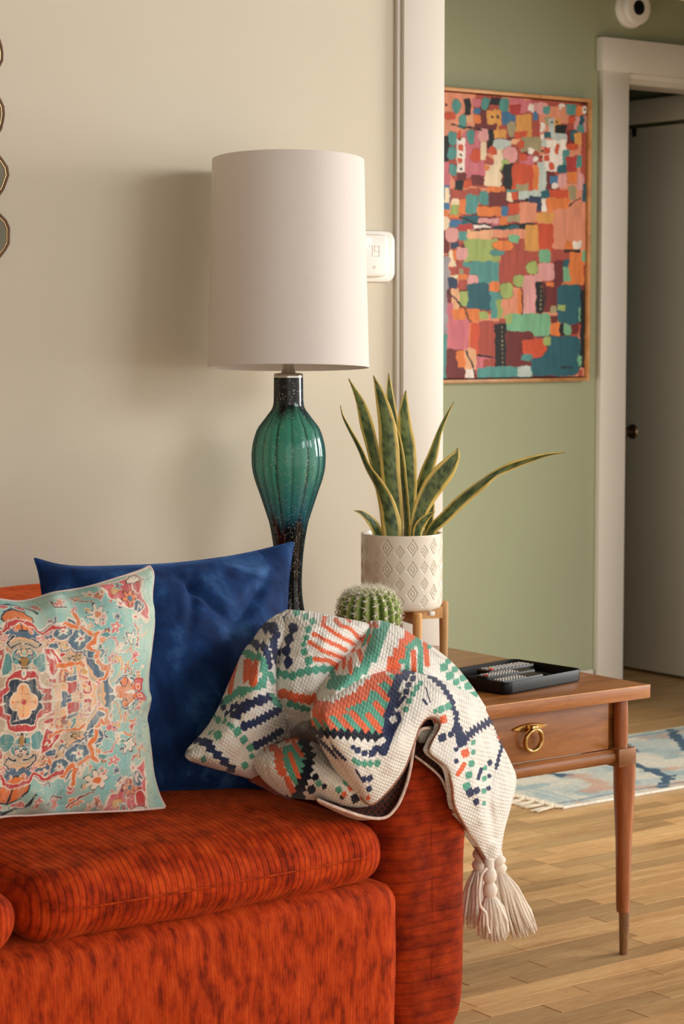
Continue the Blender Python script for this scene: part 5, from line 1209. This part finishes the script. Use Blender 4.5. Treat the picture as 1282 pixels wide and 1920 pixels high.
PATCH = [  # (colour, x0, y0, x1, y1[, ellipse]) in a 1056 x 1920 layout of the picture
 ('sa',85,100,285,370),('te',160,150,205,230,1),('bk',225,150,268,245),('ro',118,222,180,272,1),('te',192,243,245,325,1),('pe',242,250,280,290),('pk',278,150,330,190),('bl',284,200,328,240,1),('orr',285,245,330,295),('te',330,138,372,215,1),
 ('bk',375,140,440,190),('br',375,185,440,220),('yo',362,215,445,330),('te',432,150,492,225,1),('bl',450,225,528,300),('pk',492,145,580,180),('rs',495,185,580,240),('pk',560,160,640,230),('wh',600,180,642,225,1),('lp',640,170,720,240),
 ('te',695,190,740,235,1),('sa',735,190,800,250),('wh',788,175,832,215,1),('sa',800,200,845,290),('te',838,175,895,240),('orr',895,190,945,250),('wh',935,190,968,240,1),('lp',890,250,975,350),('ro',845,250,892,300,1),('dt',915,248,948,300,1),('te',908,298,948,350,1),
 ('mr',285,295,420,340),('br',430,305,490,375),('yo',400,330,470,385),('ol',480,280,530,370,1),('yo',530,240,625,380),('ro',520,340,600,420),('bl',632,218,664,280,1),('br',625,270,672,400),('ol',560,372,680,460),('wh',675,290,708,340,1),('wh',675,355,705,400,1),
 ('ol',710,250,745,300),('yo',745,260,805,350),('gb',730,260,765,380),('bk',770,300,840,350),('dt',700,345,745,380),('gb',760,350,840,420),('mr',845,330,890,420),('dt',868,330,910,395,1),('yo',890,350,930,420),('br',930,350,975,700),
 ('bk',85,365,140,525),('te',132,348,188,425,1),('ro',185,340,210,380),('te',132,430,188,515,1),('pk',225,340,350,620),('te',245,330,292,410,1),('lp',312,320,368,410,1),('wh',188,385,236,580),('ro',195,420,225,455,1),('ro',192,500,222,530,1),
 ('ro',268,445,330,520,1),('bk',365,330,400,440),('cr',325,410,360,515),('gb',398,390,510,460),('cr',400,440,470,540),('ro',372,430,422,478,1),('lp',455,430,542,530,1),('pe',505,380,555,420),('ro',545,390,580,440,1),('pk',555,480,650,560),('ro',552,468,596,515,1),('wh',600,438,640,475,1),('wh',635,480,670,520,1),
 ('wh',700,390,840,580),('ro',768,415,795,470,1),('ro',700,430,738,475),('ro',705,480,740,520),('ro',735,520,768,572,1),('gb',680,385,715,430,1),('te',815,450,860,560),('dt',785,540,840,592,1),('rs',838,485,905,580),('te',900,485,930,555),('ro',848,415,910,455,1),
 ('pk',85,525,150,670),('te',145,535,192,600,1),('mr',190,585,245,630),('bk',175,630,228,690),('ro',230,630,270,672,1),('mr',270,600,350,660),('cr',350,535,445,665),('orr',345,540,382,572,1),('gr',445,500,490,590,1),('bk',455,535,515,675),('ro',510,535,640,690),('orr',635,540,675,690),('gb',670,520,715,700),
 ('bl',735,600,790,650),('wh',752,640,790,675,1),('lp',790,595,840,670),('orr',840,575,912,650,1),('lp',905,590,945,690),('ol',848,665,900,745),('dt',940,645,968,800),
 ('bl',105,660,150,800),('cr',115,675,145,760),('br',150,680,330,760),('cr',160,735,200,780),('gr',155,775,200,830),('orr',200,740,260,825),('te',240,712,310,825),('te',312,690,378,780,1),('orr',365,665,465,705),('mr',375,700,485,785),('te',480,680,540,700),('cr',480,698,515,755),('ro',510,695,548,745),('ol',535,650,612,690),
 ('gb',550,690,720,745),('bk',590,740,690,790),('nv',610,720,690,810),('wh',688,740,720,815),('orr',715,690,860,820),('ro',730,685,850,735),('dt',690,690,735,735),
 ('orr',85,805,140,845),('cr',85,848,148,920),('bl',148,860,215,910),('orr',150,830,210,850),('dt',215,835,315,885),('orr',305,785,445,840),('bl',445,785,482,838),('lp',315,850,435,878),('orr',440,838,486,912),('ro',486,765,556,825),('ol',486,835,562,880),('sa',556,762,662,880),('yo',662,820,765,882),
 ('rs',198,888,275,925),('wh',285,890,385,908),('pk',385,880,440,902),('dt',400,898,560,935),('bk',560,880,640,930),('sa',760,800,860,1040),('sa',850,760,970,1050),
 ('mr',85,925,150,1060),('lp',120,915,205,990,1),('te',205,930,255,980),('pe',250,915,400,975),('sa',400,920,590,970),('lg',492,955,558,1005),('br',480,1000,620,1300),('yo',590,890,668,1070),('ro',668,885,762,1080),('orr',835,990,890,1045),('wh',885,990,935,1035),
 ('nv',155,988,200,1035),('gr',228,975,435,1110),('orr',400,992,520,1048,1),('lp',190,1030,248,1095),('cr',148,1045,190,1140),('orr',168,1045,192,1100),('bk',835,1040,930,1062),('orr',862,1060,955,1255),('br',440,1050,780,1260),('te',385,1045,465,1075,1),('lg',672,1045,745,1115),
 ('mr',760,1110,835,1250),('dt',825,1100,862,1150),('lg',822,1150,865,1235),('lg',940,1050,962,1110),('gy',85,1080,145,1540),('br',185,1095,232,1150),('te',230,1110,265,1145),('br',148,1145,265,1190),('ol',200,1155,230,1185),('cr',148,1188,200,1205),('orr',198,1185,255,1215),
 ('te',265,1110,440,1240),('nv',140,1205,195,1270),('br',200,1218,252,1275),('lp',255,1185,312,1255,1),('lp',640,1180,700,1260),('lp',670,1118,768,1225),('dt',250,1240,388,1400),('orr',385,1230,440,1290),('te',385,1290,455,1450),('gr',600,1115,668,1188,1),
 ('mr',135,1270,165,1400),('pe',160,1268,205,1400),('gr',205,1285,255,1375),('sa',455,1270,578,1440),('orr',545,1280,578,1430),('gr',522,1190,586,1265,1),('gr',442,1240,522,1330,1),('lp',580,1195,658,1445),('bk',655,1235,718,1420),('mr',700,1235,820,1420),('orr',720,1235,770,1260),('orr',812,1240,888,1350),('dt',790,1255,935,1490),
 ('gr',425,1330,455,1450),('lg',480,1425,748,1560),('gr',470,1430,518,1485),('br',440,1450,480,1490),('ol',748,1380,788,1425),('gr',795,1370,838,1412),('lg',925,1395,950,1480),('bk',935,1280,965,1760),('mr',750,1440,790,1480),
 ('pk',135,1350,170,1460),('orr',165,1390,245,1480),('orr',248,1395,325,1468),('gr',325,1408,368,1455),('pk',135,1455,270,1635),('orr',262,1470,300,1640),('ro',270,1475,415,1670),('br',320,1465,415,1680),('bk',415,1480,485,1740),('mr',475,1530,640,1760),
 ('orr',748,1480,808,1562),('bk',805,1490,835,1560),('lg',832,1490,885,1562,1),('mr',880,1490,918,1550),('dt',635,1565,935,1800),('ro',575,1575,728,1690,1),('ro',578,1578,722,1640),('gr',705,1565,748,1612),('te',570,1670,635,1705),
 ('te',85,1540,138,1805),('mr',135,1630,245,1805),('orr',190,1635,240,1745),('pe',240,1630,300,1760),('pk',300,1680,410,1760),('br',350,1690,410,1745),('te',310,1740,640,1805),('gb',550,1740,635,1800),('wh',245,1750,290,1808),('lg',925,1680,948,1750),('br',928,1770,950,1808)]
nx_, nz2 = 210, 380
xs = np.linspace(fl_ + fw + 0.004, fr_ - fw - 0.004, nx_); zs = np.linspace(ft - fw - 0.004, fb + fw + 0.004, nz2)
GX, GZ = np.meshgrid(xs, zs, indexing='ij'); yc = YG - 0.026
# layout coordinates straight on the canvas
LXp = 88 + (GX - xs[0]) / (xs[-1] - xs[0]) * (962 - 88); t_ = (GX - xs[0]) / (xs[-1] - xs[0]); LYp = (108 + 66 * t_) + (zs[0] - GZ) / (zs[0] - zs[-1]) * ((1806) - (108 + 66 * t_))
LXw = LXp + 7 * vnoise(LXp / 38, LYp / 38, 1.0) + 3 * vnoise(LXp / 14, LYp / 14, 2.0); LYw = LYp + 7 * vnoise(LXp / 38, LYp / 38, 3.0) + 3 * vnoise(LXp / 14, LYp / 14, 4.0)
pc_ = np.ones(GX.shape + (3,)) * PCOL['br']; base_n = vnoise(LXp / 120, LYp / 120, 5.0)
pc_[base_n > 0.25] = PCOL['mr']; pc_[base_n < -0.35] = PCOL['sa']; relief = np.zeros(GX.shape)
for i, q in enumerate(PATCH):
    c, x0, y0, x1, y1 = q[:5]; cx, cy, hx, hy = (x0 + x1) / 2, (y0 + y1) / 2, (x1 - x0) / 2, (y1 - y0) / 2
    dx, dy = np.abs(LXw - cx), np.abs(LYw - cy)
    if len(q) > 5: inside = (dx / hx) ** 2.6 + (dy / hy) ** 2.6; m = inside < 1; ring = (inside < 1.22) & ~m
    else:
        r = min(hx, hy) * 0.3; qx, qy = np.maximum(dx - hx + r, 0), np.maximum(dy - hy + r, 0); sd = np.hypot(qx, qy) - r; m = (sd < 0) & (dx < hx) & (dy < hy); ring = np.zeros_like(m)
    tone = (1 + 0.16 * vnoise(LXp / 16 + i, LYp / 90 + i * 3, i * 1.7))[..., None]
    pc_[m] = (PCOL[c] * tone)[m]; pc_[ring] = pc_[ring] * 0.45
    relief[m] = 0.0004 * ((i * 37) % 5) / 4 + 0.0003
for (x, y, r) in [(125, 190, 7), (160, 302, 7), (208, 392, 8), (210, 480, 8), (216, 558, 8), (388, 254, 9), (422, 256, 9), (690, 452, 8), (690, 488, 9), (748, 282, 8), (780, 280, 8), (952, 212, 7)]:
    pc_[np.hypot(LXw - x, LYw - y) < r] = PCOL['bk']
for pts in [[(160, 300), (250, 320), (330, 330)], [(85, 1085), (145, 1070)], [(205, 845), (300, 880), (420, 900), (640, 885)], [(270, 925), (480, 905)], [(140, 1280), (240, 1390), (270, 1470)], [(570, 1280), (575, 1430)], [(305, 1670), (400, 1685)], [(250, 1640), (300, 1790)], [(855, 780), (930, 735)], [(680, 1250), (690, 1420)], [(718, 1250), (700, 1400)], [(470, 1480), (480, 1740)]]:
    d, _ = d_poly(np.stack([LXw, LYw], -1), pts); pc_[d < 4.5] = PCOL['bk']
for pts in [[(455, 1500), (462, 1735)], [(690, 1260), (688, 1400)]]:
    d, A_ = d_poly(np.stack([LXp, LYp], -1), pts); pc_[(d < 3) & ((A_ % 26) < 13)] = PCOL['ol']
sig = [[(818, 1742), (822, 1758), (829, 1745), (835, 1758), (840, 1742)], [(845, 1752), (852, 1746), (850, 1758)], [(862, 1742), (866, 1758)], [(872, 1746), (878, 1756), (885, 1744), (888, 1758)]]
for pts in sig:
    d, _ = d_poly(np.stack([LXp, LYp], -1), pts); pc_[d < 2.6] = PCOL['bk']
V = np.stack([GX, yc - relief, GZ], -1).reshape(-1, 3)
Vb = np.stack([GX, np.full_like(GX, YG - 0.011), GZ], -1).reshape(-1, 3); Nn = nx_ * nz2; idx = np.arange(Nn).reshape(nx_, nz2)
rim = np.concatenate([idx[:, 0], idx[-1, 1:], idx[::-1, -1][1:], idx[0, ::-1][1:-1]]); r2 = np.roll(rim, -1)
F = np.concatenate([grid_faces(nx_, nz2), np.stack([rim, rim + Nn, r2 + Nn, r2], 1)])
mk('canvas', np.concatenate([V, Vb]), F, vcol('oil_paint_canvas', 0.55, bs=0.15, bscale=300), paint, col=np.clip(np.concatenate([pc_.reshape(-1, 3)] * 2) * 0.86, 0, 1))

# ------------------------------------------------------------------ round wall sensor over the doorway
sc0 = aty(1182, 17, YG - 0.008)
sens = thing('wall_sensor', (sc0[0], YG, sc0[2]), 'round white wall device with a black centre above the doorway casing', 'sensor')
MB().lathe([(0.0, 0.0), (0.062, 0.0), (0.063, -0.010), (0.060, -0.018), (0.050, -0.020), (0.0, -0.020)], (sc0[0], YG, sc0[2]), 56, 'y').build('base_disc', M_plastic, sens)
MB().lathe([(0.048, -0.020), (0.0545, -0.026), (0.0555, -0.040), (0.053, -0.046), (0.046, -0.048), (0.027, -0.047), (0.0, -0.047)], (sc0[0], YG, sc0[2]), 56, 'y').build('front_disc', M_plastic, sens)
MB().lathe([(0.0245, -0.0465), (0.0235, -0.0495), (0.014, -0.0505), (0.0, -0.051)], (sc0[0], YG, sc0[2]), 40, 'y').build('lens', M_lens, sens)

# ------------------------------------------------------------------ thermostat on the cream wall beside the lamp shade
def rr_prism(mb, cx, cz, w, h, r, y_back, y_front, bev):
    o1 = rrect(w, h, r, 8); rows = [(w, h, r, y_back), (w, h, r, y_front + bev), (w - bev * 0.8, h - bev * 0.8, r - bev * 0.4, y_front + bev * 0.3), (w - bev * 2.2, h - bev * 2.2, r - bev * 0.9, y_front)]
    V = [(cx + a, y, cz + b) for (ww, hh, rr2, y) in rows for a, b in rrect(ww, hh, max(rr2, 0.001), 8)]
    F = [(i * 36 + k, i * 36 + (k + 1) % 36, (i + 1) * 36 + (k + 1) % 36, (i + 1) * 36 + k) for i in range(3) for k in range(36)] + [tuple(108 + k for k in range(36)), tuple(range(36))[::-1]]
    return mb.add(V, F)
bx1 = aty(742, 480, YW - 0.010)[0]; bz1, bz0 = aty(720, 432.5, YW - 0.010)[2], aty(720, 529.5, YW - 0.010)[2]
bw = 0.118; bcx, bcz = bx1 - bw / 2, (bz0 + bz1) / 2
ther = thing('thermostat', (bcx, YW, bcz), 'white square wall thermostat with rounded corners half hidden by the lamp shade', 'thermostat')
rr_prism(MB(), bcx, bcz, bw, bz1 - bz0, 0.024, YW, YW - 0.011, 0.005).build('wall_plate', M_plastic, ther)
ix1 = aty(729, 480, YW - 0.028)[0]; iz1, iz0 = aty(720, 440, YW - 0.028)[2], aty(720, 519, YW - 0.028)[2]
iw = 0.092; icx, icz = ix1 - iw / 2, (iz0 + iz1) / 2
face = rr_prism(MB(), icx, icz, iw, iz1 - iz0, 0.016, YW - 0.011, YW - 0.028, 0.004).build('face', M_plastic, ther)
M_dig = plain('pale_digit_print', S(204, 192, 174), 0.5, var=0.02)
def seg_digit(mb, x, z, w, h, segs, t=0.0014):
    y0_, y1_ = YW - 0.0285, YW - 0.0278
    S_ = dict(a=((x, z + h - t), (x + w, z + h)), g=((x, z + h / 2 - t / 2), (x + w, z + h / 2 + t / 2)), d=((x, z), (x + w, z + t)), f=((x, z + h / 2), (x + t, z + h)), b=((x + w - t, z + h / 2), (x + w, z + h)), e=((x, z), (x + t, z + h / 2)), c=((x + w - t, z), (x + w, z + h / 2)))
    for s in segs: (xa, za), (xb, zb2) = S_[s]; mb.box((xa, y0_, za), (xb, y1_, zb2))
    return mb
dm = MB(); d0 = aty(701.5, 481, YW - 0.028); dx_ = (aty(711, 481, YW - 0.028)[0] - d0[0]); dh = aty(701, 461, YW - 0.028)[2] - d0[2]
seg_digit(dm, d0[0], d0[2], dx_, dh, 'abcdfg'); seg_digit(dm, d0[0] - dx_ * 1.32, d0[2], dx_, dh, 'abc'); dm.build('digits', M_dig, face)
bp0 = aty(701.5, 501, YW - 0.028)
MB().lathe([(0.0035, 0.0), (0.0035, -0.0006), (0.0022, -0.0006), (0.0022, 0.0)], (bp0[0], YW - 0.028, bp0[2]), 20, 'y').build('button', M_dig, face)

# ------------------------------------------------------------------ hanging of agate slices at the left edge of the wall
ah = thing('wall_hanging', tuple(aty(-38, 260, YW)), 'vertical wall hanging of brown-rimmed stone slices at the left edge of the cream wall', 'wall decor')
M_rim = plain('brown_agate_rim', S(112, 78, 52), 0.5, var=0.25, vs=60)
M_rimg = plain('gilt_inner_line', S(196, 160, 110), 0.3, 0.7, var=0.2)
M_slice = plain('olive_grey_agate', S(112, 106, 80), 0.55, var=0.15, vs=14)
for i, (px, py, sd) in enumerate([(-29, 441, 1), (-33, 326.5, 2), (-39, 212, 3), (-42, 95, 4)]):
    c = aty(px, py, YW - 0.006); rr2 = random.Random(sd); n_ = 22
    R = [0.0545 * (1 + 0.035 * rr2.uniform(-1, 1)) for _ in range(n_)]
    def ringp(s, y): return [(c[0] + R[k] * s * math.cos(2 * PI * k / n_), y, c[2] + R[k] * s * math.sin(2 * PI * k / n_)) for k in range(n_)]
    def lay(name, rows, m, par, cap=True):
        V = []; [V.extend(ringp(s, y)) for s, y in rows]
        F = [(j * n_ + k, j * n_ + (k + 1) % n_, (j + 1) * n_ + (k + 1) % n_, (j + 1) * n_ + k) for j in range(len(rows) - 1) for k in range(n_)]
        if cap: F += [tuple((len(rows) - 1) * n_ + k for k in range(n_))]
        return MB().add(V, F).build(name, m, par)
    sl = lay('stone_slice', [(0.93, YW - 0.001), (0.93, YW - 0.008)], M_slice, ah)
    lay('rim', [(0.95, YW - 0.001), (1.0, YW - 0.003), (1.0, YW - 0.009), (0.96, YW - 0.012), (0.90, YW - 0.011), (0.88, YW - 0.008)], M_rim, sl, False)
    lay('inner_line', [(0.885, YW - 0.008), (0.88, YW - 0.0095), (0.86, YW - 0.0095), (0.855, YW - 0.008)], M_rimg, sl, False)
MB().tube([tuple(aty(-29, 441, YW - 0.003)), tuple(aty(-33, 326.5, YW - 0.003)), tuple(aty(-39, 212, YW - 0.003)), tuple(aty(-42, 95, YW - 0.003)), tuple(aty(-44, -60, YW - 0.003))], 0.0015, 6).build('hanging_cord', M_rim, ah)

# ------------------------------------------------------------------ runner rug with knotted fringe
RX0, RX1, RY0, RY1 = 3.815, 5.40, 4.195, 4.845
rug = thing('runner_rug', ((RX0 + RX1) / 2, (RY0 + RY1) / 2, 0), 'faded blue-grey and rust runner rug with cream fringe on the floor beyond the table', 'rug')
nu, nv = 420, 180
gx, gy = np.meshgrid(np.linspace(RX0, RX1, nu), np.linspace(RY0, RY1, nv), indexing='ij')
gz = 0.006 + 0.0008 * fbm(gx * 20, gy * 20, 1.0, 2)
P = np.stack([gx, gy], -1)
RB, RC, RR, RN, RS = Sa((166, 184, 186)), Sa((224, 216, 200)), Sa((210, 158, 132)), Sa((84, 106, 126)), Sa((194, 200, 194))
f1 = fbm(gx * 7, gy * 14, 2.0, 4); f2 = fbm(gx * 11, gy * 16, 9.0, 4)
col = RS + (RC - RS) * np.clip(0.5 + f1, 0, 1)[..., None]; a_ = np.clip((f2 - 0.05) * 1.6, 0, 0.9)[..., None]; col = col * (1 - a_) + RB * a_
a_ = np.clip((fbm(gx * 9, gy * 13, 17.0, 4) - 0.42) * 2.2, 0, 0.7)[..., None]; col = col * (1 - a_) + RR * a_
wob = 0.02 * vnoise(gx * 30, gy * 30, 3.0)
for pts in [[(4.60, 4.86), (4.50, 4.64)], [(4.86, 4.86), (4.66, 4.58), (4.62, 4.45)], [(4.36, 4.50), (4.33, 4.32), (4.20, 4.22)], [(4.55, 4.40), (4.44, 4.20)], [(5.05, 4.8), (4.9, 4.5)], [(4.0, 4.7), (4.1, 4.5)]]:
    d, _ = d_poly(P + wob[..., None], pts); m = (d < 0.016 + 0.01 * vnoise(gx * 60, gy * 60, 5.0)); col[m] = RN
for yb_ in (4.235, 4.805):
    m = np.abs(gy - yb_) < 0.006; col[m] = RN * 0.5 + RB * 0.5
for xb_ in (3.87, 3.90):
    m = np.abs(gx - xb_) < 0.005; col[m] = RB
m = (gy < RY0 + 0.014) | (gy > RY1 - 0.014) | (gx < RX0 + 0.018); col[m] = Sa((222, 214, 198))
col = col * (1 + 0.14 * vnoise(gx * 180, gy * 180, 1.0))[..., None]
V = np.stack([gx, gy, gz], -1).reshape(-1, 3); Vb = V.copy(); Vb[:, 2] = 0.0003; Nn = nu * nv; idx = np.arange(Nn).reshape(nu, nv)
rim = np.concatenate([idx[:, 0], idx[-1, 1:], idx[::-1, -1][1:], idx[0, ::-1][1:-1]]); r2 = np.roll(rim, -1)
mk('rug_field', np.concatenate([V, Vb]), np.concatenate([grid_faces(nu, nv), np.stack([rim, rim + Nn, r2 + Nn, r2], 1)]), vcol('faded_rug_pile', 0.95, bs=0.5, bscale=400, spec=0.1), rug, col=np.clip(np.concatenate([col.reshape(-1, 3)] * 2), 0, 1))
M_fr = plain('cream_rug_fringe', S(226, 212, 188), 0.9, var=0.12, vs=90, bs=0.3, bscale=300)
rf = random.Random(3)
for k in range(17):
    y0_ = RY0 + 0.018 + k * (RY1 - RY0 - 0.036) / 16; s = MB(); dy = rf.uniform(-0.012, 0.012); ln = 0.085 + rf.uniform(-0.01, 0.014)
    s.tube([(RX0 + 0.004, y0_ - 0.014, 0.005), (RX0 - 0.014, y0_ - 0.006, 0.006), (RX0 - 0.026, y0_, 0.007)], [0.0035, 0.0038, 0.0045], 7)
    s.tube([(RX0 + 0.004, y0_ + 0.014, 0.005), (RX0 - 0.014, y0_ + 0.006, 0.006), (RX0 - 0.026, y0_, 0.007)], [0.0035, 0.0038, 0.0045], 7)
    s.tube([(RX0 - 0.020, y0_, 0.007), (RX0 - 0.027, y0_, 0.008), (RX0 - 0.036, y0_, 0.007)], [0.004, 0.0075, 0.005], 8)
    for q in range(5):
        o = (q - 2) * 0.0038; s.tube([(RX0 - 0.033, y0_ + o * 0.4, 0.006), (RX0 - 0.06, y0_ + o + dy * 0.4, 0.0055), (RX0 - ln + rf.uniform(-.006, .006), y0_ + o * 1.5 + dy, 0.004)], [0.0032, 0.0032, 0.0018], 6)
    s.build('fringe_tassel', M_fr, rug, smooth=True)
